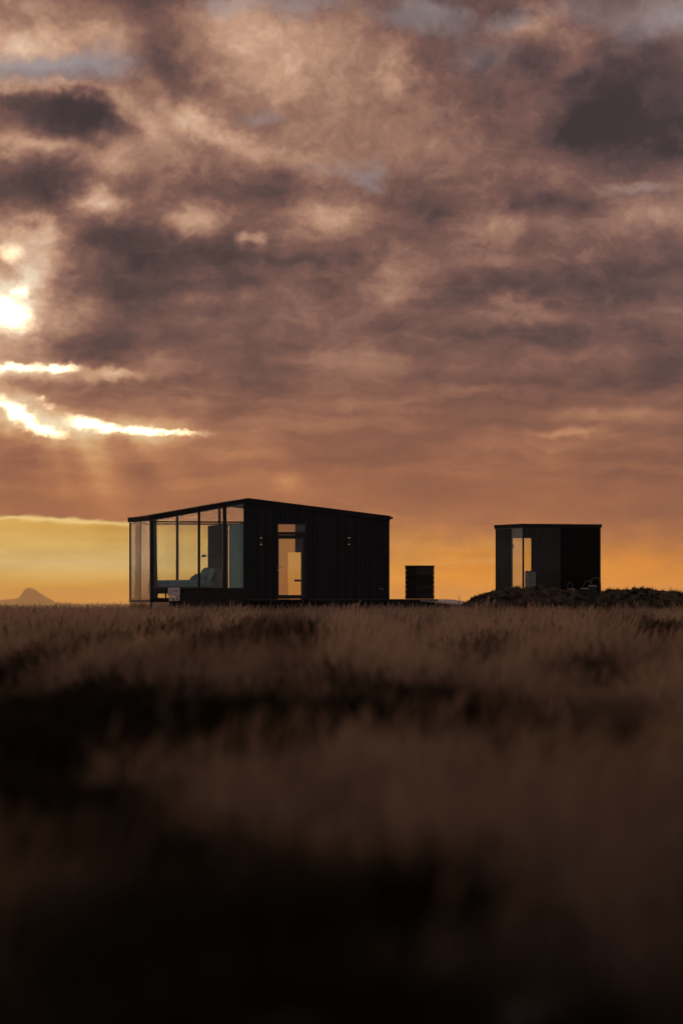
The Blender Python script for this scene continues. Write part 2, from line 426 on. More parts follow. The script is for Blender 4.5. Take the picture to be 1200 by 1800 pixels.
M = dict(
    clad=mat('black_stained_timber', (0.0085, 0.010, 0.0115), 0.62, 0.35, (30, 30, 1.5), 0.5, spec=0.3, vary=0.4),
    clad2=mat('black_painted_panel', (0.010, 0.0115, 0.013), 0.6, 0.25, (6, 6, 6), 0.1, spec=0.25),
    alu=mat('black_aluminium_frame', (0.012, 0.013, 0.015), 0.45, 0.2, (9, 9, 9), spec=0.4),
    roof=mat('dark_roof_felt', (0.02, 0.02, 0.021), 0.8, 0.3, (12, 12, 12), 0.3, spec=0.2),
    trim=mat('roof_edge_flashing', (0.10, 0.09, 0.085), 0.4, 0.2, (8, 8, 8), metal=0.7),
    inwall=mat('interior_dark_wall', (0.05, 0.055, 0.055), 0.8, 0.2, (3, 3, 3)),
    ceil=mat('interior_ceiling', (0.55, 0.60, 0.62), 0.8, 0.1, (3, 3, 3)),
    floor=mat('interior_floor', (0.06, 0.05, 0.04), 0.5, 0.3, (2, 20, 2)),
    slat=mat('slatted_wall_panel', (0.035, 0.042, 0.045), 0.8, 0.3, (25, 25, 2)),
    glass=glass('window_glass', (0.96, 0.97, 0.95), 0.05),
    dark_glass=glass('smoked_glass', (0.55, 0.60, 0.60), 0.015, 0.0, (0.24, 0.28, 0.31)),
    front_glass=glass('low_reflection_glass', (0.95, 0.96, 0.95), 0.018, 0.0, (0.7, 0.75, 0.8)),
    coated=glass('coated_side_glass', (0.74, 0.72, 0.74), 0.32, 0.0, (0.60, 0.58, 0.66)),
    bronze=glass('tinted_rear_glass', (0.90, 0.84, 0.76), 0.04),
    blind=cloth('sheer_tan_blind', (0.80, 0.56, 0.36), 0.85, (40, 40, 40), 0.5),
    teal=cloth('teal_grey_curtain', (0.28, 0.54, 0.64), 0.35),
    dcurt=cloth('charcoal_curtain', (0.05, 0.06, 0.065), 0.15),
    bedding=mat('teal_bedding', (0.17, 0.35, 0.39), 0.9, 0.25, (5, 5, 5), 0.4, spec=0.1),
    pillow=mat('grey_teal_pillow', (0.28, 0.46, 0.50), 0.9, 0.25, (7, 7, 7), 0.5, spec=0.1),
    bedwood=mat('dark_bed_frame', (0.022, 0.025, 0.026), 0.7, 0.2, (9, 9, 9)),
    headb=mat('grey_headboard', (0.17, 0.18, 0.18), 0.9, 0.2, (9, 9, 9), spec=0.1),
    black=mat('black_metal', (0.012, 0.012, 0.013), 0.45, 0.2, (9, 9, 9)),
    steel=mat('brushed_steel', (0.55, 0.55, 0.55), 0.3, 0.15, (20, 20, 20), metal=1.0),
    dsteel=mat('dull_galvanised_steel', (0.22, 0.22, 0.22), 0.4, 0.2, (20, 20, 20), metal=1.0),
    pale=mat('weathered_pale_timber', (0.72, 0.58, 0.52), 0.85, 0.3, (20, 4, 20), 0.5, spec=0.2),
    palebatten=mat('grey_skirting_batten', (0.50, 0.38, 0.33), 0.85, 0.3, (20, 20, 3), 0.5, spec=0.2),
    bench=mat('dark_bench_timber', (0.030, 0.026, 0.024), 0.8, 0.4, (3, 20, 20), 0.5, spec=0.25),
    slatbox=mat('brown_black_slat', (0.022, 0.019, 0.017), 0.8, 0.35, (3, 3, 25), 0.4, spec=0.25, vary=0.6),
    deck=mat('wet_grey_decking', (0.34, 0.29, 0.28), 0.38, 0.3, (3, 18, 3), 0.3, spec=0.6),
    warm=mat('lamp_lens', (0.8, 0.6, 0.4), 0.4, 0.05, (5, 5, 5), emit=(1.0, 0.50, 0.22, 0.45)),
    wood=mat('grey_sauna_wood', (0.055, 0.056, 0.052), 0.8, 0.35, (12, 12, 1.2), 0.3, spec=0.2, vary=0.35),
    dwood=mat('dark_grey_sauna_board', (0.024, 0.026, 0.025), 0.8, 0.35, (12, 12, 1.2), 0.3, spec=0.2, vary=0.35),
    rock=mat('heater_stone', (0.05, 0.05, 0.05), 0.9, 0.4, (12, 12, 12), 0.5),
    white=mat('white_enamel_grid', (0.75, 0.77, 0.77), 0.5, 0.15, (9, 9, 9)),
    vent=mat('grey_vent_cover', (0.30, 0.31, 0.32), 0.5, 0.15, (9, 9, 9)),
    vent2=mat('dull_grey_strip', (0.06, 0.06, 0.062), 0.6, 0.2, (9, 9, 9)),
    red=mat('faded_red_plastic', (0.42, 0.09, 0.05), 0.6, 0.2, (9, 9, 9)),
    pole=mat('black_tarred_post', (0.012, 0.012, 0.012), 0.7, 0.3, (9, 9, 2), 0.3),
    mountain=mat('dark_basalt_mountain', (0.11, 0.06, 0.042), 0.95, 0.3, (0.003, 0.003, 0.003), spec=0.1),
)

# ------------------------------------------------------------------ mesh helpers
class MB:
    def __init__(self):
        self.v, self.f = [], []
    def add(self, vs_, fs_):
        o = len(self.v)
        self.v += [tuple(p) for p in vs_]
        self.f += [tuple(i + o for i in f) for f in fs_]
        return self
    def box(self, x0, x1, y0, y1, z0, z1):
        return self.add([(x0, y0, z0), (x1, y0, z0), (x1, y1, z0), (x0, y1, z0), (x0, y0, z1), (x1, y0, z1), (x1, y1, z1), (x0, y1, z1)],
                        [(3, 2, 1, 0), (4, 5, 6, 7), (0, 1, 5, 4), (1, 2, 6, 5), (2, 3, 7, 6), (3, 0, 4, 7)])
    def prism(self, poly, y0, y1):
        """polygon in (x,z) (counter-clockwise seen from -y) extruded along y"""
        n = len(poly)
        vs_ = [(x, y0, z) for x, z in poly] + [(x, y1, z) for x, z in poly]
        fs_ = [tuple(range(n)), tuple(range(2 * n - 1, n - 1, -1))]
        fs_ += [(i, i + n, (i + 1) % n + n, (i + 1) % n) for i in range(n)]
        return self.add(vs_, fs_)
    def prismx(self, poly, x0, x1):
        n = len(poly)
        vs_ = [(x0, y, z) for y, z in poly] + [(x1, y, z) for y, z in poly]
        fs_ = [tuple(range(n - 1, -1, -1)), tuple(range(n, 2 * n))]
        fs_ += [(i, (i + 1) % n, (i + 1) % n + n, i + n) for i in range(n)]
        return self.add(vs_, fs_)
    def tube(self, pts, r, n=8, cap=True):
        pts = [Vector(p) for p in pts]
        rs = r if isinstance(r, (list, tuple)) else [r] * len(pts)
        up = Vector((0, 0, 1))
        vs_, fs_ = [], []
        for i, p in enumerate(pts):
            t = (pts[min(i + 1, len(pts) - 1)] - pts[max(i - 1, 0)]).normalized()
            a = t.cross(up)
            if a.length < 1e-3:
                a = t.cross(Vector((0, 1, 0)))
            a.normalize()
            b = t.cross(a)
            for k in range(n):
                q = 2 * math.pi * k / n
                vs_.append(p + a * (rs[i] * math.cos(q)) + b * (rs[i] * math.sin(q)))
        for i in range(len(pts) - 1):
            for k in range(n):
                fs_.append((i * n + k, i * n + (k + 1) % n, (i + 1) * n + (k + 1) % n, (i + 1) * n + k))
        if cap:
            fs_ += [tuple(range(n - 1, -1, -1)), tuple(range((len(pts) - 1) * n, len(pts) * n))]
        return self.add(vs_, fs_)
    def build(self, name, material, parent=None, bevel=0.0, smooth=False, seg=1):
        me = bpy.data.meshes.new(name)
        me.from_pydata(self.v, [], self.f)
        bm = bmesh.new()
        bm.from_mesh(me)
        bmesh.ops.recalc_face_normals(bm, faces=bm.faces)
        if bevel:
            bmesh.ops.bevel(bm, geom=list(bm.edges), offset=bevel, segments=seg, affect='EDGES', profile=0.6)
        bm.to_mesh(me)
        bm.free()
        if smooth:
            for p in me.polygons:
                p.use_smooth = True
        me.materials.append(material)
        o = bpy.data.objects.new(name, me)
        COL.objects.link(o)
        if parent is not None:
            o.parent = parent
        return o

def tag(o, label, cat=None, group=None, kind=None):
    o['label'] = label
    if cat:
        o['category'] = cat
    if group:
        o['group'] = group
    if kind:
        o['kind'] = kind
    return o

def empty(name, loc, rz=0.0):
    o = bpy.data.objects.new(name, None)
    COL.objects.link(o)
    o.location = loc
    o.rotation_euler = (0, 0, rz)
    o.empty_display_size = 0.2
    return o

class Frame:
    """local frame of a building: s along its front, t into it, z up from its base"""
    def __init__(self, px, Y, theta, zb):
        self.X, self.Y, self.c, self.n, self.th, self.zb = (px - 600) / F * Y, Y, math.cos(theta), math.sin(theta), theta, zb
    def s(self, px, t=0.0):
        k = (px - 600) / F
        return (k * (self.Y + t * self.c) - self.X + t * self.n) / (self.c - k * self.n)
    def t(self, px, s=0.0):
        """depth on the plane s = const"""
        k = (px - 600) / F
        return (self.X + s * self.c - k * (self.Y + s * self.n)) / (self.n + k * self.c)
    def z(self, py, s=0.0, t=0.0):
        return EYE + (HZ - py) / F * (self.Y + s * self.n + t * self.c) - self.zb
    def world(self, s, t, z=0.0):
        return Vector((self.X + s * self.c - t * self.n, self.Y + s * self.n + t * self.c, self.zb + z))
    def root(self, name, s=0.0, t=0.0, z=0.0):
        return empty(name, self.world(s, t, z), self.th)

# ------------------------------------------------------------------ terrain
def vnoise(x, y, seed=0):
    x = np.asarray(x, float); y = np.asarray(y, float)
    xi = np.floor(x).astype(np.int64); yi = np.floor(y).astype(np.int64)
    xf = x - xi; yf = y - yi
    def h(a, b):
        n = (a * 374761393 + b * 668265263 + seed * 982451653) & 0xFFFFFFFF
        n = ((n ^ (n >> 13)) * 1274126177) & 0xFFFFFFFF
        return ((n ^ (n >> 16)) & 0xFFFF) / 65535.0
    u = xf * xf * (3 - 2 * xf); v = yf * yf * (3 - 2 * yf)
    return (h(xi, yi) * (1 - u) + h(xi + 1, yi) * u) * (1 - v) + (h(xi, yi + 1) * (1 - u) + h(xi + 1, yi + 1) * u) * v

def fbm(x, y, oct=4, seed=0):
    a, s, t = 1.0, 0.0, 0.0
    for i in range(oct):
        s = s + a * vnoise(np.asarray(x) * 2 ** i, np.asarray(y) * 2 ** i, seed + i * 17)
        t += a
        a *= 0.5
    return s / t

def sstep(x, a, b):
    k = np.clip((np.asarray(x, float) - a) / (b - a), 0, 1)
    return k * k * (3 - 2 * k)

GRASS_H = 0.27
def ground_z(x, y):
    x = np.asarray(x, float); y = np.asarray(y, float)
    top = 0.46 + 0.25 * sstep(y, 18, 124)
    z = top - GRASS_H
    z = z - 9.0 * sstep(y, 175, 420)
    z = z + (fbm(x / 3.2, y / 5.0, 3, 5) - 0.5) * 0.16 * (1 - sstep(y, 90, 122)) * sstep(y, 3, 14)
    z = z + (fbm(x / 1.1, y / 1.1, 2, 9) - 0.5) * 0.06 * (1 - sstep(y, 140, 200))
    return z

def build_ground():
    ys = [-40000, -8000, -1500, -300, -60, -20, -8, -3] + list(np.arange(0, 30, 0.35)) + list(np.arange(30, 180, 0.9)) + [190, 205, 225, 250, 280, 320, 370, 430, 600, 1000, 2500, 6000, 15000, 30000, 52000]
    xs = list(np.arange(0, 24, 0.45)) + [26, 30, 36, 45, 60, 90, 150, 300, 800, 2500, 8000, 20000, 48000]
    xs = [-v for v in xs[:0:-1]] + xs
    X, Y = np.meshgrid(xs, ys)
    Z = ground_z(X, Y)
    v = np.stack([X, Y, Z], -1).reshape(-1, 3)
    nx, ny = len(xs), len(ys)
    f = [(j * nx + i, j * nx + i + 1, (j + 1) * nx + i + 1, (j + 1) * nx + i) for j in range(ny - 1) for i in range(nx - 1)]
    me = bpy.data.meshes.new('ground')
    me.from_pydata(v.tolist(), [], f)
    for p in me.polygons:
        p.use_smooth = True
    m = mat('peaty_heath_soil', (0.022, 0.017, 0.013), 0.95, 0.45, (1.2, 1.2, 1.2), 0.6, spec=0.1, second=(0.05, 0.036, 0.026))
    me.materials.append(m)
    o = bpy.data.objects.new('ground', me)
    COL.objects.link(o)
    tag(o, 'flat dark heath ground under the dry grass', kind='structure')
build_ground()

def build_mountain():
    D = 40000.0
    prof = [(-420, 1062), (-300, 1057), (-200, 1059), (-110, 1055), (-50, 1057), (-20, 1056), (0, 1055), (14, 1054), (26, 1052.6), (33, 1051), (37, 1046), (40, 1040), (44, 1035), (47.5, 1032.8), (50, 1034), (53, 1033.2), (57, 1033.8), (61, 1036.2),
            (66, 1039.5), (71, 1043.5), (78, 1047.5), (85, 1051.5), (92, 1056), (98, 1060), (106, 1059.4), (116, 1059.6), (140, 1063)]
    px = np.arange(-420, 141, 2.0)
    hp = np.interp(px, [p[0] for p in prof], [(HZ - p[1]) / F * D + EYE for p in prof])
    hp = hp + (fbm(px / 4.0, px * 0, 3, 3) - 0.5) * 9
    rows = np.linspace(-1, 1, 25)
    v, f = [], []
    base = -8.6
    for r in rows:
        sh = (1 - abs(r)) ** 1.15
        for x, h in zip(px, hp):
            Y = D + r * 900.0
            n = (fbm(x / 9.0 + r * 3, r * 6.0 + 4, 4, 21) - 0.5) * 40 * (1 - abs(r)) * min(1, abs(r) * 4)
            v.append(((x - 600) / F * D, Y, base + max(0.0, (h - base) * sh + n)))
    n = len(px)
    for j in range(len(rows) - 1):
        for i in range(n - 1):
            f.append((j * n + i, j * n + i + 1, (j + 1) * n + i + 1, (j + 1) * n + i))
    me = bpy.data.meshes.new('mountain')
    me.from_pydata(v, [], f)
    me.materials.append(M['mountain'])
    o = bpy.data.objects.new('mountain', me)
    COL.objects.link(o)
    tag(o, 'distant steep rocky mountain fading in the sunset haze', kind='structure')
build_mountain()

# ------------------------------------------------------------------ the large cabin
CF = Frame(264, 130.0, math.radians(15), 0.62)
def build_cabin():
    fr = CF
    W, L = fr.s(683), 3.46
    fl = fr.z(1055)                       # floor level
    R = fr.s(435)
    EL_, RZ, ER = fr.z(907), fr.z(876.5, R), fr.z(908, W)
    TH = 0.15
    root = fr.root('glass_cabin')
    tag(root, 'large black timber cabin with glazed bedroom end and low gable roof', 'cabin')
    def zr(s):                            # roof top along the front
        return EL_ + (RZ - EL_) * s / R if s <= R else RZ + (ER - RZ) * (s - R) / (W - R)
    def zu(s):
        return zr(s) - TH
    def P(*a):
        return MB()
    # roof
    rf = MB()
    rf.prism([(-.04, zr(0) - TH), (R, RZ - TH), (R, RZ), (-.04, zr(0))], -.05, L + .05)
    rf.prism([(R, RZ - TH), (W + .03, zr(W) - TH), (W + .03, zr(W)), (R, RZ)], -.05, L + .05)
    roof = rf.build('roof', M['roof'], root)
    MB().prism([(-.06, zr(0) - .01), (R, RZ - .01), (R, RZ + .022), (-.06, zr(0) + .022)], -.075, -.052).build('flashing', M['roof'], roof)
    MB().prism([(R, RZ - .01), (W + .05, zr(W) - .01), (W + .05, zr(W) + .022), (R, RZ + .022)], -.075, -.052).build('flashing', M['roof'], roof)
    MB().prismx([(-.06, zr(0) - .005), (L + .06, zr(0) - .005), (L + .06, zr(0) + .02), (-.06, zr(0) + .02)], -.07, -.042).build('flashing', M['trim'], roof)
    MB().tube([(W + .075, -.12, ER - .05), (W + .075, L + .05, ER - .05)], .045, 8).build('gutter', M['black'], roof)
    # ceiling lining
    MB().prism([(.1, zu(.1) - .03), (R, RZ - TH - .03), (R, RZ - TH - .004), (.1, zu(.1) - .004)], .08, L - .08).build('ceiling', M['ceil'], root)
    MB().prism([(R + .002, RZ - TH - .03), (W - .1, zu(W - .1) - .03), (W - .1, zu(W - .1) - .004), (R + .002, RZ - TH - .004)], .08, L - .08).build('ceiling', M['ceil'], root)
    # floor and base
    MB().box(.0, W, .035, L, fl - .07, fl).build('floor', M['floor'], root)
    MB().box(-.02, W + .02, -.03, -.002, fl - .07, fl + .03).build('base_beam', M['clad2'], root)
    MB().box(fr.s(430), W + .02, -.045, -.032, fl + .01, fl + .03).build('drip_strip', M['vent2'], root)
    x1 = fr.s(316)
    MB().box(x1, W + .01, .10, .16, -.25, fl - .058).build('skirting', M['clad2'], root)
    MB().box(.06, .10, .165, L - .06, -.25, fl - .058).build('skirting', M['clad2'], root)
    nb = 10
    for i in range(nb):
        a = .06 + (x1 - .06) * i / nb
        MB().box(a, a + (x1 - .06) / nb - .018, .0, .03, -.25, fl - .03).build('skirting_batten', M['palebatten'], root)
    # corner posts and rear posts
    MB().box(0, fr.s(270.5), .0, .1, fl, zu(0)).build('post', M['alu'], root)
    MB().box(0, .05, L - .06, L, fl, zu(0)).build('post', M['alu'], root)
    # ---------------- front glazing
    zt = fr.z(917.3, .9)
    gl0, gl1 = fr.s(270.5), fr.s(429)
    MB().box(gl0, gl1, .012, .072, zt - .025, zt + .025).build('transom', M['alu'], root)
    mull = [(fr.s(348.3), fr.s(352)), (fr.s(392.2), fr.s(398.2))]
    for a, b in mull:
        MB().prism([(a, fl + .05), (b, fl + .05), (b, zu(b)), (a, zu(a))], .0, .09).build('mullion', M['alu'], root)
    MB().box(gl0, gl1, .006, .08, fl + .032, fl + .075).build('bottom_rail', M['alu'], root)
    cuts = [(gl0, mull[0][0]), (mull[0][1], mull[1][0]), (mull[1][1], gl1)]
    for a, b in cuts:
        a += .003; b -= .003
        MB().box(a, b, .03, .046, fl + .078, zt - .028).build('pane', M['glass'], root)
        MB().prism([(a, zt + .028), (b, zt + .028), (b, zu(b) - .004), (a, zu(a) - .004)], .03, .046).build('pane', M['glass'], root)
    # ---------------- left side glazing: two tall panes, thin joint
    tm = fr.t(245.2, 0)
    for a, b in ((.103, tm - .012), (tm + .012, L - .065)):
        MB().box(.02, .036, a, b, fl - .33, zu(0) - .004).build('pane', M['coated'], root)
    MB().box(.012, .044, tm - .010, tm + .010, fl - .33, zu(0) - .004).build('glazing_bead', M['alu'], root)
    MB().box(.0, .05, .103, L - .065, fl - .40, fl - .335).build('sill', M['alu'], root)
    # ---------------- rear glazing of the bedroom and the room behind
    rm = fr.s(311, L)
    re_ = fr.s(432, L)
    rcuts = [.06, rm, fr.s(385, L), re_]
    MB().box(.06, re_, L - .07, L - .012, zt - .025, zt + .025).build('transom', M['alu'], root)
    MB().box(.06, re_, L - .075, L - .006, fl + .002, fl + .05).build('bottom_rail', M['alu'], root)
    for i, (a, b) in enumerate(zip(rcuts[:-1], rcuts[1:])):
        w2 = .042
        if i:
            MB().prism([(a - w2, fl + .052), (a + w2, fl + .052), (a + w2, zu(a + w2)), (a - w2, zu(a - w2))], L - .085, L - .002).build('mullion', M['alu'], root)
        a2, b2 = a + (.045 if i else 0), b - .045
        MB().box(a2, b2, L - .05, L - .034, fl + .053, zt - .028).build('pane', M['glass'], root)
        pl = [(a2, zt + .028), (b2, zt + .028), (b2, zu(b2) - .004)]
        if a2 < R < b2:
            pl.append((R, zu(R) - .004))
        pl.append((a2, zu(a2) - .004))
        MB().prism(pl, L - .05, L - .034).build('pane', M['glass'], root)
    # ---------------- solid rear wall on the right, with a tall rear opening
    o0, o1 = fr.s(482, L), fr.s(528.5, L)
    otop = fr.z(918, 5, L)
    MB().prism([(re_, fl), (o0, fl), (o0, zu(o0)), (R, zu(R)) if re_ < R else (re_ + .001, zu(re_ + .001)), (re_, zu(re_))], L - .12, L).build('rear_wall', M['clad2'], root)
    MB().prism([(o1, fl), (W, fl), (W, zu(W)), (o1, zu(o1))], L - .12, L).build('rear_wall', M['clad2'], root)
    MB().prism([(o0 + .001, otop), (o1 - .001, otop), (o1 - .001, zu(o1)), (o0 + .001, zu(o0))], L - .12, L).build('rear_wall', M['clad2'], root)
    w0, w1 = fr.s(505, L), fr.s(518, L)
    wz0, wz1 = fr.z(1046, 5, L), fr.z(971, 5, L)
    MB().box(w1, o1 - .002, L - .10, L - .03, wz1, otop).build('rear_wall', M['clad2'], root)
    MB().box(o0 + .002, w0, L - .07, L - .064, fl + .01, otop).build('blind', M['blind'], root)
    MB().box(w0 + .001, w1, L - .07, L - .064, wz1, otop).build('blind', M['blind'], root)
    MB().box(w0, o1 - .002, L - .06, L - .044, fl + .03, wz1 - .002).build('pane', M['bronze'], root)
    MB().box(fr.s(516.5, L), o1 - .003, L - .09, L - .062, fr.z(1022.5, 5, L), fr.z(1018.5, 5, L)).build('window_latch_rail', M['alu'], root)
    # ---------------- end wall right
    MB().box(W - .12, W - .002, .16, L - .125, fl, zu(W)).build('end_wall', M['clad2'], root)
    # ---------------- boarded front wall with the door opening
    d0, d1 = fr.s(486), fr.s(540)
    dt = fr.z(918.5, 4.4)
    b0 = fr.s(429.5)
    MB().prism([(b0, fl), (d0, fl), (d0, zu(d0)), (R, zu(R)), (b0, zu(b0))], .026, .15).build('wall', M['clad2'], root)
    MB().prism([(d1, fl), (W - .002, fl), (W - .002, zu(W)), (d1, zu(d1))], .026, .15).build('wall', M['clad2'], root)
    MB().prism([(d0 + .001, dt), (d1 - .001, dt), (d1 - .001, zu(d1)), (d0 + .001, zu(d0))], .026, .15).build('wall', M['clad2'], root)
    n = 36
    bw = (W - b0) / n
    for i in range(n):
        a, b = b0 + i * bw + .004, b0 + (i + 1) * bw - .004
        t0 = random.uniform(-.003, .003)
        segs = []
        if b <= d0 or a >= d1:
            segs.append((a, b, fl + .032, None))
        else:
            if a < d0:
                segs.append((a, d0 - .002, fl + .032, None))
            if b > d1:
                segs.append((d1 + .002, b, fl + .032, None))
            a2, b2 = max(a, d0), min(b, d1)
            segs.append((a2, b2, dt + .002, None))
        for (p, q, z0, _) in segs:
            if q - p < .012:
                continue
            poly = [(p, z0), (q, z0), (q, zu(q) - .004)] + ([(R, zu(R) - .004)] if p < R < q else []) + [(p, zu(p) - .004)]
            MB().prism(poly, -.012 + t0, .022 + t0).build('board', M['clad'], root)
    MB().prism([(b0 - .01, fl + .03), (b0 + .05, fl + .03), (b0 + .05, zu(b0 + .05)), (b0 - .01, zu(b0 - .01))], -.03, -.0155).build('corner_trim', M['clad'], root)
    MB().box(W - .05, W + .02, -.03, -.0155, fl + .03, zu(W)).build('corner_trim', M['clad'], root)
    # partition between bedroom and back room, and the entry lobby walls
    pb = fr.s(434) + .03
    MB().box(pb, pb + .08, .16, 1.1, fl, fr.z(917, pb)).build('partition', M['inwall'], root)
    MB().box(fr.s(580), fr.s(580) + .06, .17, L - .13, fl, zu(W) - .05).build('partition', M['inwall'], root)
    # ---------------- door
    door = root
    fz0 = fl + .032
    sw = .055
    dr = MB().box(d0 + .002, d0 + sw, .0, .10, fz0, dt - .002).build('door_frame', M['alu'], root)
    MB().box(d1 - sw, d1 - .002, .0, .10, fz0, dt - .002).build('jamb', M['alu'], dr)
    MB().box(d0 + sw + .001, d1 - sw - .001, .0, .10, dt - .06, dt - .002).build('head', M['alu'], dr)
    zt0, zt1 = fr.z(935, 4.4), fr.z(940, 4.4)
    MB().box(d0 + sw + .001, d1 - sw - .001, .0, .10, zt1, zt0).build('transom', M['alu'], dr)
    MB().box(d0 + sw + .002, d1 - sw - .002, .04, .056, zt0 + .002, dt - .062).build('pane', M['glass'], dr)
    MB().box(d0 - .03, d1 + .03, -.10, -.034, fl - .0, fl + .028).build('threshold', M['alu'], dr)
    la, lb = d0 + sw + .006, d1 - sw - .006
    lz0, lz1 = fz0 + .012, zt1 - .008
    ga, gb, gz0, gz1 = fr.s(490), fr.s(532.6), fr.z(1046, 4.4), fr.z(947, 4.4)
    leaf = MB().box(la, ga, .015, .075, lz0, lz1).box(gb, lb, .015, .075, lz0, lz1).box(ga + .0005, gb - .0005, .015, .075, lz0, gz0).box(ga + .0005, gb - .0005, .015, .075, gz1, lz1).build('door', M['alu'], root)
    MB().box(ga + .002, gb - .002, .036, .052, gz0 + .001, gz1 - .001).build('pane', M['glass'], leaf)
    hz = fr.z(996, 4.4)
    hs = fr.s(488.2)
    MB().tube([(hs, .015, hz), (hs, -.055, hz), (hs + .02, -.062, hz), (hs + .13, -.062, hz)], .012, 8).box(hs - .02, hs + .02, .006, .0145, hz - .05, hz + .05).build('handle', M['steel'], leaf)
    MB().tube([(hs, .014, hz - .11), (hs, -.012, hz - .11)], .022, 12).build('lock', M['steel'], leaf)
    return root, fl, L, W, zu
cabin, FL, CL, CW, ZU = build_cabin()

def wavy(name, a, b, along, fixed, z0, z1, n, amp, m, parent, flare=0.0, frame_t=True):
    """a hanging curtain: folded sheet between a and b with pleats, wider at the hem when flare is set"""
    v, f = [], []
    nu, nz = n * 8, 10
    for j in range(nz + 1):
        k = j / nz
        for i in range(nu + 1):
            q = i / nu
            u = a + (b - a) * q * (1 + flare * (1 - k) ** 2)
            w = fixed + amp * math.sin(q * n * 2 * math.pi + .6 * math.sin(k * 3 + i * .2)) * (1 + .35 * (1 - k))
            z = z0 + (z1 - z0) * k
            v.append((u, w, z) if frame_t else (w, u, z))
    for j in range(nz):
        for i in range(nu):
            f.append((j * (nu + 1) + i, j * (nu + 1) + i + 1, (j + 1) * (nu + 1) + i + 1, (j + 1) * (nu + 1) + i))
    mb = MB().add(v, f)
    o = mb.build(name, m, parent, smooth=True)
    return o

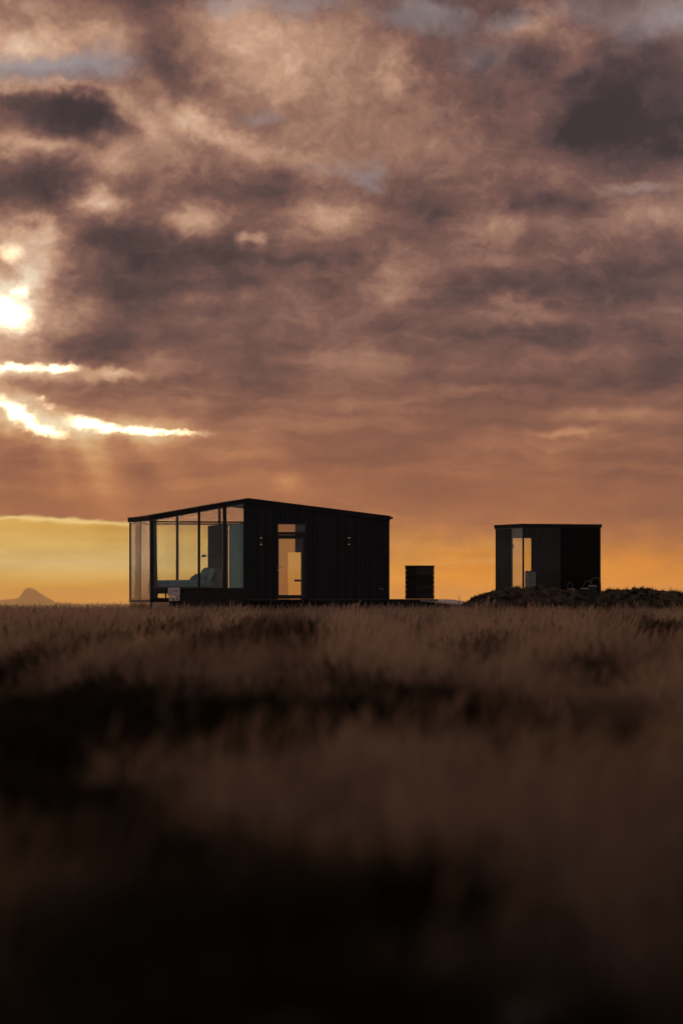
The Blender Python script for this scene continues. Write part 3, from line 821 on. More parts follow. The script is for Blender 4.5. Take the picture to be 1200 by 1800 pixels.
def build_interior():
    fr = CF
    fl = FL
    zt = fr.z(919.5, 2)
    # curtain at the right of the bedroom glass
    r = fr.root('curtain', 0, 0, fl)
    a, b = fr.s(402.5, .2), fr.s(428, .2)
    tag(r, 'teal grey pleated curtain hanging beside the black boarded wall', 'curtain', 'curtains in the glass bedroom')
    wavy('fabric', a, b, 's', .2, .08, zt - fl - .03, 7, .022, M['teal'], r)
    MB().box(a - .02, b + .02, .188, .212, zt - fl - .03, zt - fl - .002).build('rail', M['alu'], r)
    r = fr.root('curtain', 0, 0, fl)
    a, b = fr.s(270.5, .17), fr.s(275.6, .17)
    tag(r, 'narrow dark curtain gathered against the left glass corner post', 'curtain', 'curtains in the glass bedroom')
    wavy('fabric', a, b, 's', .17, .02, zt - fl + .1, 3, .028, M['dcurt'], r, flare=.35)
    MB().box(a - .02, b + .03, .158, .182, zt - fl + .1, zt - fl + .125).build('rail', M['alu'], r)
    r = fr.root('curtain', 0, 0, fl)
    tag(r, 'bunched dark curtain at the far rear corner of the glass side', 'curtain', 'curtains in the glass bedroom')
    wavy('fabric', CL - .75, CL - .22, 't', .17, .02, ZU(0) - fl - .12, 5, .03, M['dcurt'], r, frame_t=False)
    MB().box(.158, .182, CL - .8, CL - .2, ZU(0) - fl - .12, ZU(0) - fl - .1).build('rail', M['alu'], r)
    # slatted headboard wall
    s0 = fr.s(396.5, .55)
    t1 = fr.t(365.5, s0)
    ztop = fr.z(923, s0, 2) - fl
    r = fr.root('slatted_partition', s0, .55, fl)
    tag(r, 'dark vertically slatted partition standing behind the bed head', 'partition')
    MB().box(.02, .09, 0, t1 - .55, .0, ztop).build('panel', M['inwall'], r)
    k = int((t1 - .55) / .075)
    for i in range(k):
        a = i * (t1 - .55) / k
        MB().box(-.012, .0185, a + .008, a + .055, .0, ztop - .002).build('slat', M['slat'], r)
    # bed
    tb = .75
    bs0, bs1 = fr.s(277, tb), fr.s(382.5, tb)
    r = fr.root('bed', bs0, tb, fl)
    tag(r, 'double bed with teal bedding seen through the glass wall', 'bed')
    Lb, Wb = bs1 - bs0, 1.7
    top = fr.z(1019.5, 1.5, tb) - fl
    z2, z1 = fr.z(1031, 1.5, tb) - fl, fr.z(1043.5, 1.5, tb) - fl
    MB().box(.02, Lb - .09, .02, Wb - .02, z1, z2 - .02).build('bed_base', M['bedwood'], r, .015)
    mt = MB().box(.0, Lb - .085, .0, Wb, z2 - .018, top - .05).build('mattress', M['bedding'], r, .04, True, 3)
    # duvet with gentle lumps
    v, f = [], []
    nx, ny = 40, 16
    for j in range(ny + 1):
        for i in range(nx + 1):
            x, y = i / nx, j / ny
            e = min(1, min(x, 1 - x) * 14) * min(1, min(y, 1 - y) * 7)
            v.append((-.03 + (Lb - .10) * x, -.03 + (Wb + .06) * y, top - .11 + .10 * e ** .5 + .03 * e * (float(fbm(x * 7, y * 4, 3, 4)) - .5) * 2))
    for j in range(ny):
        for i in range(nx):
            q = j * (nx + 1) + i
            f.append((q, q + 1, q + nx + 2, q + nx + 1))
    MB().add(v, f).build('duvet', M['bedding'], r, smooth=True)
    htop = fr.z(997, bs1, tb) - fl
    MB().box(Lb - .08, Lb, -.02, Wb + .02, z1, htop).build('headboard', M['headb'], r, .03, True, 3)
    for (x, y) in ((.30, .06), (.30, Wb - .1), (Lb - .2, .06), (Lb - .2, Wb - .1)):
        MB().box(x - .022, x + .022, y, y + .045, .0, z1).build('leg', M['black'], r)
    def pillow(cx, cy, cz, w, d, h, tilt, m):
        v, f = [], []
        na, nb_ = 20, 10
        for j in range(nb_ + 1):
            ph = math.pi * (j / nb_ - .5)
            for i in range(na):
                th = 2 * math.pi * i / na
                se = lambda q, e: math.copysign(abs(q) ** e, q)
                x = d * se(math.cos(ph), 1.0) * 1.0
                p = Vector((h * se(math.sin(ph), 1.25), w * se(math.cos(ph), .35) * se(math.cos(th), .45), d * se(math.cos(ph), .35) * se(math.sin(th), .45)))
                p = Matrix.Rotation(tilt, 3, 'Y') @ p
                v.append((cx + p.x, cy + p.y, cz + p.z))
        for j in range(nb_):
            for i in range(na):
                f.append((j * na + i, j * na + (i + 1) % na, (j + 1) * na + (i + 1) % na, (j + 1) * na + i))
        pr = fr.root('pillow', bs0, tb, fl)
        MBo = MB().add(v, f).build('cover', m, pr, smooth=True)
        return pr
    ps = lambda px, t: fr.s(px, t) - bs0
    p = pillow(ps(370, 1.0), .35, top + .17, .34, .26, .10, .45, M['pillow'])
    tag(p, 'front upright pillow leaning on the headboard nearest the window', 'pillow', 'pillows on the bed')
    p = pillow(ps(359, 1.9), 1.2, top + .17, .34, .27, .10, .40, M['pillow'])
    tag(p, 'rear upright pillow leaning on the headboard far side', 'pillow', 'pillows on the bed')
    p = pillow(ps(357, 1.15), .50, top + .12, .28, .21, .10, .75, M['bedding'])
    tag(p, 'darker cushion leaning against the front upright pillow', 'pillow', 'pillows on the bed')
    p = pillow(ps(345, 1.7), 1.1, top + .07, .26, .19, .10, .95, M['bedding'])
    tag(p, 'low cushion slumped furthest from the headboard', 'pillow', 'pillows on the bed')
    # bedside pouf
    r = fr.root('bedside_stool', fr.s(387.5, .5), .5, fl)
    tag(r, 'rounded grey bedside stool between headboard and dark post', 'stool')
    hs_ = fr.z(1000, 2.3, .5) - fl
    pts = [(0, 0, .30 + (hs_ - .30) * k / 8) for k in range(9)]
    MB().tube(pts, [.05 + .075 * math.sin(math.pi * min(1, .15 + k / 8 * .8)) for k in range(9)], 16).build('seat', M['headb'], r, smooth=True)
    MB().tube([(0, 0, .04), (0, 0, .30)], .022, 8).build('stem', M['black'], r)
    MB().tube([(0, 0, 0), (0, 0, .04)], [.12, .10], 16).build('base', M['black'], r)
    # reading lamps on the partition
    for px, t, lab in ((358, 1.75, 'black dome reading lamp with long arm, left one of two over the bed'), (374, .9, 'black dome reading lamp with long arm, right one of two over the bed')):
        sl = fr.s(px, t)
        r = fr.root('reading_lamp', s0, t, fl)
        tag(r, lab, 'wall lamp', 'reading lamps over the bed')
        zl = fr.z(977, sl, t) - fl
        x = sl - s0
        MB().tube([(-.013, 0, zl + .01), (x, 0, zl + .01)], .008, 6).build('arm', M['black'], r)
        MB().tube([(-.04, 0, zl + .01), (-.0125, 0, zl + .01)], .035, 10).build('wall_plate', M['black'], r)
        pr = [(x, 0, zl + .045 - .085 * (k / 6)) for k in range(7)]
        MB().tube(pr, [.03 + .06 * math.sin(math.pi / 2 * k / 6) for k in range(7)], 14).build('lamp_shade', M['black'], r, smooth=True)
build_interior()

def build_cabin_fittings():
    fr = CF
    for px, lab in ((457.5, 'lit black up-and-down wall light between glass bedroom and door'), (612, 'lit black up-and-down wall light on boards right of the door')):
        s = fr.s(px)
        z0, z1 = fr.z(956.5, s), fr.z(946, s)
        r = fr.root('wall_light', s, -.017, 0)
        tag(r, lab, 'wall light', 'outdoor wall lights')
        c = -.065
        MB().tube([(0, c, z0), (0, c, z1)], .04, 14).build('body', M['black'], r)
        MB().box(-.025, .025, -.03, .0, (z0 + z1) / 2 - .06, (z0 + z1) / 2 + .06).build('bracket', M['black'], r)
        for z, sg in ((z0, -1), (z1, 1)):
            MB().tube([(0, c, z + sg * .001), (0, c, z + sg * .018)], [.036, .028], 12).build('lens', M['warm'], r)
    s = fr.s(558)
    r = fr.root('coat_hook_rail', s, -.017, fr.z(946, s))
    tag(r, 'slim black hook rail on the boards right of the door', 'hook rail')
    MB().box(-.28, .38, -.02, 0, -.02, .015).build('rail', M['black'], r)
    for x in (-.2, 0, .2, .33):
        MB().tube([(x, -.02, 0), (x, -.06, -.012), (x, -.07, .03)], .009, 6).build('hook', M['black'], r)
    MB().tube([(-.0, -.02, .03), (0, -.07, .045), (.02, -.09, .08)], .016, 8).build('bracket', M['black'], r)
    s = fr.s(669.5)
    r = fr.root('vent_cover', s, -.0165, fr.z(1035.2, s))
    tag(r, 'small grey vent cover low on the wall near its right end', 'vent')
    MB().box(-.065, .065, -.02, 0, -.028, .028).build('housing', M['vent'], r, .006)
    for k in range(3):
        MB().box(-.055, .055, -.027, -.0205, -.02 + k * .015, -.012 + k * .015).build('louvre', M['alu'], r)
    # low bench box in front of the bedroom glass
    t = -1.25
    a, b = fr.s(317, t), fr.s(430, t)
    zb = float(ground_z(*fr.world((a + b) / 2, t)[:2])) - fr.zb
    z1, z0 = fr.z(1033.5, 2, t), zb - .05
    r = fr.root('timber_bench', a, t, 0)
    tag(r, 'long low dark timber bench box in front of the bedroom glass', 'bench')
    n = 4
    h = (z1 - .05 - z0) / n
    for i in range(n):
        MB().box(.0, b - a, 0, .035, z0 + i * h + .006, z0 + (i + 1) * h - .006).build('plank', M['bench'], r)
    MB().box(.01, b - a - .01, .036, .50, z0, z1 - .052).build('body', M['clad2'], r)
    for j in range(4):
        MB().box(-.02, b - a + .03, -.03 + j * .14, .10 + j * .14, z1 - .048, z1).build('seat_plank', M['bench'], r, .006)
    MB().box(b - a - .09, b - a - .03, -.026, -.002, z0, z1 - .05).build('end_post', M['bench'], r)
    # two pale stacked timber blocks at the end of the bench
    a2, b2 = fr.s(300, t - .1), fr.s(316.2, t - .1)
    for (py1, py0, lab, sh) in ((1033.2, 1048.2, 'upper pale weathered timber block with dark bolt holes at the bench end', 0), (1049, 1056.5, 'lower pale weathered timber block with two bolt holes under the other', .03)):
        s = a2 + sh
        r = fr.root('timber_block', s, t - .1, 0)
        tag(r, lab, 'timber block', 'pale blocks at the bench end')
        zz1, zz0 = fr.z(py1, s, t), fr.z(py0, s, t)
        MB().box(0, b2 - s, 0, .45, zz0, zz1).build('block', M['pale'], r, .012)
        xs = (.07, .15, .20) if sh == 0 else (.06, .2)
        for x in xs:
            zc = zz0 + (zz1 - zz0) * (.62 if sh == 0 else .45)
            MB().tube([(x, -.004, zc), (x, .01, zc)], .02 if sh == 0 else .026, 8).build('bolt', M['black'], r)
    r = fr.root('timber_plinth', a2 + .02, t - .08, 0)
    tag(r, 'dark plinth in the grass beneath the pale timber blocks', 'plinth')
    MB().box(0, b2 - a2 - .04, 0, .40, zb - .1, fr.z(1056.7, a2, t)).build('plinth_block', M['clad2'], r, .01)
    # small red marker in the grass
    Y = 128.0
    X = (627 - 600) / F * Y
    g = float(ground_z(X, Y))
    r = empty('marker_peg', (X, Y, g))
    tag(r, 'small faded red marker peg in the grass before the cabin', 'marker')
    zt = EYE + (HZ - 1060) / F * Y - g
    MB().tube([(0, 0, -.05), (0, 0, zt - .12)], .02, 8).build('stake', M['black'], r)
    MB().tube([(0, 0, zt - .12), (0, 0, zt - .02), (0, 0, zt)], [.062, .055, .03], 10).build('cap', M['red'], r)
build_cabin_fittings()

# ------------------------------------------------------------------ deck, ramp and slatted box
def build_deck():
    Y0, Y1 = 131.0, 134.0
    zt = EYE + (HZ - 1053.2) / F * 132.0
    x0, x1 = (682 - 600) / F * 132.5, (768 - 600) / F * 132.5
    g = float(ground_z(x0, 132))
    r = empty('timber_deck', (x0, Y0 + .6, g))
    tag(r, 'low dark timber deck joining the cabin and slatted box', 'deck')
    W = x1 - x0
    n = 14
    for i in range(n):
        a = i * W / n
        MB().box(a + .004, a + W / n - .004, 0, 2.4, zt - g - .03, zt - g).build('board', M['deck'], r)
    MB().box(.01, W - .01, .03, 2.3, -.2, zt - g - .032).build('frame', M['clad2'], r)
    MB().box(.0, W, -.03, -.003, -.2, zt - g - .002).build('fascia', M['clad2'], r)
    # ramp: far edge high, near edge low, running to the right
    def pt(px, py, Y):
        return Vector(((px - 600) / F * Y, Y, EYE + (HZ - py) / F * Y))
    C, D = pt(813, 1062.6, 129.6), pt(738, 1055.2, 131.2)
    r = empty('boardwalk_ramp', (D.x, D.y, g))
    tag(r, 'pale wet boardwalk ramp sloping down from deck to earth mound', 'ramp')
    o = Vector((D.x, D.y, g))
    A2, B2, E2 = pt(742, 1053.2, 133.2), pt(792, 1053.6, 133.2), pt(819, 1057.4, 131.6)
    far = lambda k: A2.lerp(B2, k / .65) if k < .65 else B2.lerp(E2, (k - .65) / .35)
    n = 16
    for i in range(n):
        k0, k1 = (i + .03) / n, (i + .97) / n
        q = [D.lerp(C, k0) - o, D.lerp(C, k1) - o, far(k1) - o, far(k0) - o]
        dn = Vector((0, 0, -.035))
        mb = MB().add([*q, *[p + dn for p in q]], [(0, 1, 2, 3), (7, 6, 5, 4), (0, 4, 5, 1), (1, 5, 6, 2), (2, 6, 7, 3), (3, 7, 4, 0)])
        mb.build('plank', M['deck'], r)
    q = [D - o, C - o]
    dn1, dn2 = Vector((0, 0, -.038)), Vector((0, 0, -.30))
    off = Vector((0, .05, 0)); th = Vector((0, .05, 0))
    vs_ = [p + off + e for p in q for e in (dn1, dn2)] + [p + off + th + e for p in q for e in (dn1, dn2)]
    MB().add(vs_, [(0, 1, 3, 2), (4, 6, 7, 5), (0, 4, 5, 1), (2, 3, 7, 6), (0, 2, 6, 4), (1, 5, 7, 3)]).build('side_beam', M['clad2'], r)

    # slatted box on the deck
    bx = Frame(731.5, 132.2, math.radians(31), zt + .004)
    r = bx.root('slatted_box')
    tag(r, 'square dark box of horizontal slats standing on the low deck', 'slatted box')
    a = bx.s(763)
    b = bx.t(712)
    h = bx.z(994)
    n = 7
    ph = h / n
    for i in range(n):
        z0, z1 = i * ph + .007, (i + 1) * ph - .007
        if i == n - 1:
            z1 = h - .03
        for (x0_, x1_, y0_, y1_) in ((.0, a, .0, .022), (.0, a, b - .022, b), (.0, .022, .024, b - .024), (a - .022, a, .024, b - .024)):
            MB().box(x0_, x1_, y0_, y1_, z0, z1).build('slat', M['slatbox'], r)
    for x in (.045, a - .075):
        for y in (.0225, b - .0525):
            MB().box(x, x + .03, y, y + .03, 0, h - .03).build('post', M['slatbox'], r)
    MB().box(-.02, a + .02, -.02, b + .02, h - .028, h).build('lid', M['slatbox'], r, .005)
    MB().box(.055, a - .055, .055, b - .055, .002, h - .06).build('pump_unit', M['clad2'], r, .02)
build_deck()

# ------------------------------------------------------------------ the small cabin (sauna)
SF = Frame(918.5, 134.5, math.radians(20), 0.62)
def build_sauna():
    fr = SF
    W, L = fr.s(1055.5), fr.t(870.5)
    fl = fr.z(1050)
    top = fr.z(921.3)
    TH = .11
    zu = top - TH
    r = fr.root('sauna_cabin')
    tag(r, 'small black flat-roofed sauna cabin with glazed corner behind mound', 'cabin')
    rf = MB().box(-.03, W + .02, -.03, L + .03, zu, top).build('roof', M['roof'], r)
    MB().box(-.045, -.032, -.03, L + .03, zu - .03, zu - .008).build('drip_edge', M['trim'], rf)
    MB().box(-.045, W + .03, -.045, -.032, zu + .05, top + .015).build('flashing', M['roof'], rf)
    MB().box(-.045, -.0315, -.0315, L + .03, zu + .05, top + .015).build('flashing', M['roof'], rf)
    MB().box(0, W, 0, L, fl - .2, fl).build('floor', M['floor'], r)
    MB().box(.05, W - .05, .05, L - .05, -.3, fl - .202).build('base', M['clad2'], r)
    MB().box(.06, W - .06, .06, L - .06, zu - .03, zu - .003).build('ceiling', M['wood'], r)
    # corner post and joints
    MB().box(.0, .05, .0, .05, fl, zu).build('post', M['alu'], r)
    MB().box(.0, .05, L - .05, L, fl, zu).build('post', M['alu'], r)
    g1 = fr.s(985)
    # left glass wall
    tj = fr.t(898, 0)
    MB().box(.012, .026, .053, tj - .008, fl + .04, zu - .006).build('pane', M['glass'], r)
    MB().box(.012, .026, tj + .008, L - .053, fl + .04, zu - .006).build('pane', M['dark_glass'], r)
    MB().box(.006, .034, tj - .0075, tj + .0075, fl + .04, zu - .006).build('glazing_bead', M['alu'], r)
    MB().box(.002, .048, .053, L - .053, fl + .001, fl + .038).build('bottom_rail', M['alu'], r)
    # front glass
    MB().box(.053, g1 - .004, .012, .026, fl + .04, zu - .006).build('pane', M['front_glass'], r)
    MB().box(.053, g1, .002, .048, fl + .001, fl + .038).build('bottom_rail', M['alu'], r)
    # black glass-faced front wall on the right
    MB().box(g1, W, .03, .12, fl, zu - .002).build('wall', M['clad2'], r)
    MB().box(g1 + .003, W - .06, .006, .018, fl + .02, zu - .012).build('pane', M['dark_glass'], r)
    MB().box(W - .057, W, .004, .028, fl, zu - .002).build('corner_trim', M['clad'], r)
    MB().box(W - .1, W - .002, .122, L - .1, fl, zu - .002).build('end_wall', M['clad2'], r)
    # rear wall with the tall opening that shows the sunset
    o0, o1 = fr.s(898.8, L), fr.s(934.5, L)
    ot = fr.z(946, 1, L)
    MB().box(.052, o0, L - .1, L, fl, zu - .002).build('rear_wall', M['clad2'], r)
    MB().box(o1, W, L - .1, L, fl, zu - .002).build('rear_wall', M['wood'], r)
    MB().box(o0 + .001, o1 - .001, L - .1, L, ot, zu - .002).build('rear_wall', M['wood'], r)
    MB().box(o0 + .002, o1 - .002, L - .06, L - .046, fl + .01, ot - .002).build('pane', M['glass'], r)
    MB().box(o0 - .012, o0 - .0005, L - .12, L - .101, fl, ot).build('window_frame', M['alu'], r)
    MB().box(o0 + .0, o0 + .03, L - .14, L - .122, fr.z(963, 0, L), fr.z(957, 0, L)).build('handle', M['black'], r)
    # inner sauna room wall of vertical boards facing the camera
    tw = 1.15
    a, b = fr.s(941, tw), fr.s(986, tw)
    MB().box(a, b + .3, tw + .022, tw + .08, fl, zu - .035).build('inner_wall', M['slat'], r)
    n = 9
    for i in range(n):
        p = a + (b - a) * i / n
        MB().box(p + .003, p + (b - a) / n - .003, tw, tw + .0205, fl, zu - .18).build('board', M['dwood'], r)
    MB().box(a - .13, a - .004, tw + .0, tw + .1, fl, zu - .035).build('door_post', M['clad2'], r)
    # controls on the inner wall
    q = fr.root('control_panel', fr.s(946, tw), tw - .0005, fr.z(1009, 1, tw))
    tag(q, 'small dark control panel on the inner sauna wall', 'control panel')
    MB().box(-.05, .06, -.03, 0, -.06, .06).build('housing', M['black'], q, .008)
    MB().box(-.03, .04, -.0335, -.0305, -.03, .03).build('screen', M['clad2'], q)
    MB().tube([(.0, -.03, -.10), (.0, 0, -.10)], .028, 10).build('dial', M['black'], q)
    # bench
    q = fr.root('sauna_bench', W - 1.0, tw + .09, fl)
    tag(q, 'slatted wooden sauna bench inside the small cabin', 'bench')
    for k in range(5):
        MB().box(0, .88, .05 + k * .11, .14 + k * .11, .42, .45).build('slat', M['wood'], q)
    for x in (.02, .82):
        for y in (.06, .5):
            MB().box(x, x + .05, y, y + .05, 0, .419).build('leg', M['wood'], q)
    # heater: cage of bars with stones on top
    th = .62
    a, b = fr.s(927.5, th), fr.s(940, th)
    q = fr.root('sauna_heater', a, th, fl)
    tag(q, 'square cage sauna heater heaped with stones inside the glass corner', 'heater')
    h = fr.z(1005.5, 1, th) - fl
    w = b - a
    for i in range(5):
        x = w * i / 4
        MB().box(x - .007, x + .007, -.012, -.0005, 0, h).build('bar', M['white'], q)
        MB().box(-.012, -.0005, x + .001, x + .013, 0, h).build('bar', M['white'], q)
    nh = 9
    for i in range(nh):
        z = h * (i + .5) / nh
        MB().box(-.006, w + .006, -.02, -.0125, z - .006, z + .006).build('ring', M['white'], q)
    MB().box(.01, w - .01, .01, w - .01, 0, h - .02).build('core', M['rock'], q)
    rs = random.Random(4)
    for i in range(14):
        cx, cy = rs.uniform(.02, w - .02), rs.uniform(.02, w - .02)
        rr = rs.uniform(.03, .05)
        bm = bmesh.new()
        bmesh.ops.create_icosphere(bm, subdivisions=1, radius=rr)
        for v in bm.verts:
            v.co *= rs.uniform(.75, 1.15)
            v.co += Vector((cx, cy, h - .01 + rs.uniform(0, .03)))
        me = bpy.data.meshes.new('stone')
        bm.to_mesh(me); bm.free()
        me.materials.append(M['rock'])
        o = bpy.data.objects.new('stone', me)
        COL.objects.link(o); o.parent = q
build_sauna()

# ------------------------------------------------------------------ grass
def grass_material():
    m = bpy.data.materials.new('dry_grass')
    m.use_nodes = True
    nt = m.node_tree
    nt.nodes.clear()
    T = NT(nt)
    at = T.n('ShaderNodeAttribute', attribute_type='INSTANCER', attribute_name='heath')
    rn = T.n('ShaderNodeAttribute', attribute_type='INSTANCER', attribute_name='rnd')
    tc = T.n('ShaderNodeTexCoord')
    nz = T.noise(T.v('MULTIPLY', tc.outputs['Object'], (9, 9, 2)), 1.0, 3, 0.6)
    straw = T.mix(rn.outputs['Fac'], (0.15, 0.092, 0.060, 1), (0.52, 0.345, 0.235, 1))
    straw = T.mix(T.sm(nz, .3, .7, 0, .6), straw, (0.58, 0.39, 0.27, 1))
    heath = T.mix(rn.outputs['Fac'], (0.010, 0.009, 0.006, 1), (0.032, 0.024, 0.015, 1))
    c = T.mix(at.outputs['Fac'], straw, heath)  # factor holds heath patches plus the painted foreground vignette
    df = T.n('ShaderNodeBsdfDiffuse')
    tl = T.n('ShaderNodeBsdfTranslucent')
    nt.links.new(c, df.inputs[0]); nt.links.new(c, tl.inputs[0])
    mx = T.n('ShaderNodeMixShader')
    mx.inputs[0].default_value = 0.45
    nt.links.new(df.outputs[0], mx.inputs[1]); nt.links.new(tl.outputs[0], mx.inputs[2])
    o = T.n('ShaderNodeOutputMaterial')
    nt.links.new(mx.outputs[0], o.inputs[0])
    return m
GM = grass_material()

def make_tuft(seed, blades, rad, h0, h1, wid, lean, stalks=0, heath=False):
    r = random.Random(seed)
    v, f = [], []
    for i in range(blades):
        a, q = r.uniform(0, 6.283), rad * math.sqrt(r.random())
        bx, by = q * math.cos(a), q * math.sin(a)
        h = r.uniform(h0, h1)
        ln = h * (r.gauss(lean, .22) if not heath else r.gauss(0, .35))
        ly = h * r.gauss(0, .25)
        w = wid * r.uniform(.7, 1.3)
        ca, sa = math.cos(r.uniform(0, 6.283)), 0
        sa = math.sqrt(max(0, 1 - ca * ca))
        o = len(v)
        for k, kw in ((0, 1.0), (.55, .8), (1.0, .18)):
            cx, cy, cz = bx + ln * k * k, by + ly * k * k, h * k * (1 - .12 * k * abs(ln / h))
            v.append((cx - w * kw * ca, cy - w * kw * sa, cz))
            v.append((cx + w * kw * ca, cy + w * kw * sa, cz))
        f += [(o, o + 1, o + 3, o + 2), (o + 2, o + 3, o + 5, o + 4)]
    for i in range(stalks):
        a, q = r.uniform(0, 6.283), rad * math.sqrt(r.random())
        bx, by = q * math.cos(a), q * math.sin(a)
        h = r.uniform(h1 * 1.05, h1 * 1.5)
        ln, ly = h * r.gauss(lean, .12), h * r.gauss(0, .12)
        o = len(v)
        w = wid * .5
        for k, ww in ((0, w), (.75, w * .8), (.82, w * 2.4), (.93, w * 2.2), (1.0, w * .4)):
            cx, cy, cz = bx + ln * k * k, by + ly * k * k, h * k
            v.append((cx - ww, cy, cz)); v.append((cx + ww, cy, cz))
        for j in range(4):
            f.append((o + 2 * j, o + 2 * j + 1, o + 2 * j + 3, o + 2 * j + 2))
    me = bpy.data.meshes.new('grass_tuft')
    me.from_pydata(v, [], f)
    me.materials.append(GM)
    return bpy.data.objects.new('grass_tuft', me)

TUFTS = bpy.data.collections.new('tuft_library')
for i in range(5):
    TUFTS.objects.link(make_tuft(100 + i, (34, 46, 58, 40, 50)[i], (.10, .20, .14, .24, .17)[i], .12, (.42, .30, .36, .28, .34)[i], .0045, (.1, .3, .2, .35, .15)[i], (2, 6, 3, 7, 4)[i]))
for i in range(3):
    TUFTS.objects.link(make_tuft(200 + i, 80, .17, .08, .26, .008, 0, 1, True))

def scatter(name, P, scl, var, heath, rnd, parent=None, tilt=None):
    n = len(P)
    me = bpy.data.meshes.new(name)
    me.from_pydata([tuple(p) for p in P], [], [])
    def attr(nm, typ, data):
        a = me.attributes.new(nm, typ, 'POINT')
        key = 'vector' if typ == 'FLOAT_VECTOR' else 'value'
        a.data.foreach_set(key, np.ascontiguousarray(data).ravel())
    rot = np.zeros((n, 3), np.float32)
    rot[:, 2] = np.where(rng.random(n) < .5, rng.uniform(-.9, .9, n), rng.uniform(-3.14, 3.14, n))
    rot[:, 0] = rng.normal(0, .16, n)
    rot[:, 1] = rng.normal(0, .16, n)
    if tilt is not None:
        rot[:, :2] += tilt
    attr('rot', 'FLOAT_VECTOR', rot)
    attr('scl', 'FLOAT', scl.astype(np.float32))
    attr('var', 'INT', var.astype(np.int32))
    attr('heath', 'FLOAT', heath.astype(np.float32))
    attr('rnd', 'FLOAT', rnd.astype(np.float32))
    o = bpy.data.objects.new(name, me)
    COL.objects.link(o)
    if parent is not None:
        o.parent = parent
    ng = bpy.data.node_groups.new(name + '_scatter', 'GeometryNodeTree')
    ng.interface.new_socket('Geometry', in_out='INPUT', socket_type='NodeSocketGeometry')
    ng.interface.new_socket('Geometry', in_out='OUTPUT', socket_type='NodeSocketGeometry')
    N = ng.nodes
    gi, go = N.new('NodeGroupInput'), N.new('NodeGroupOutput')
    ci = N.new('GeometryNodeCollectionInfo')
    ci.inputs['Collection'].default_value = TUFTS
    ci.inputs['Separate Children'].default_value = True
    ci.inputs['Reset Children'].default_value = True
    ip = N.new('GeometryNodeInstanceOnPoints')
    ip.inputs['Pick Instance'].default_value = True
    def na(nm, t):
        x = N.new('GeometryNodeInputNamedAttribute')
        x.data_type = t
        x.inputs['Name'].default_value = nm
        return x.outputs[0]
    lk = ng.links.new
    lk(gi.outputs[0], ip.inputs['Points'])
    lk(ci.outputs[0], ip.inputs['Instance'])
    lk(na('var', 'INT'), ip.inputs['Instance Index'])
    e2r = N.new('FunctionNodeEulerToRotation')
    lk(na('rot', 'FLOAT_VECTOR'), e2r.inputs[0])
    lk(e2r.outputs[0], ip.inputs['Rotation'])
    lk(na('scl', 'FLOAT'), ip.inputs['Scale'])
    lk(ip.outputs[0], go.inputs[0])
    md = o.modifiers.new('scatter', 'NODES')
    md.node_group = ng
    return o

def in_frame_rect(fr, X, Y, s0, s1, t0, t1):
    dx, dy = X - fr.X, Y - fr.Y
    s = dx * fr.c + dy * fr.n
    t = -dx * fr.n + dy * fr.c
    return (s > s0) & (s < s1) & (t > t0) & (t < t1)

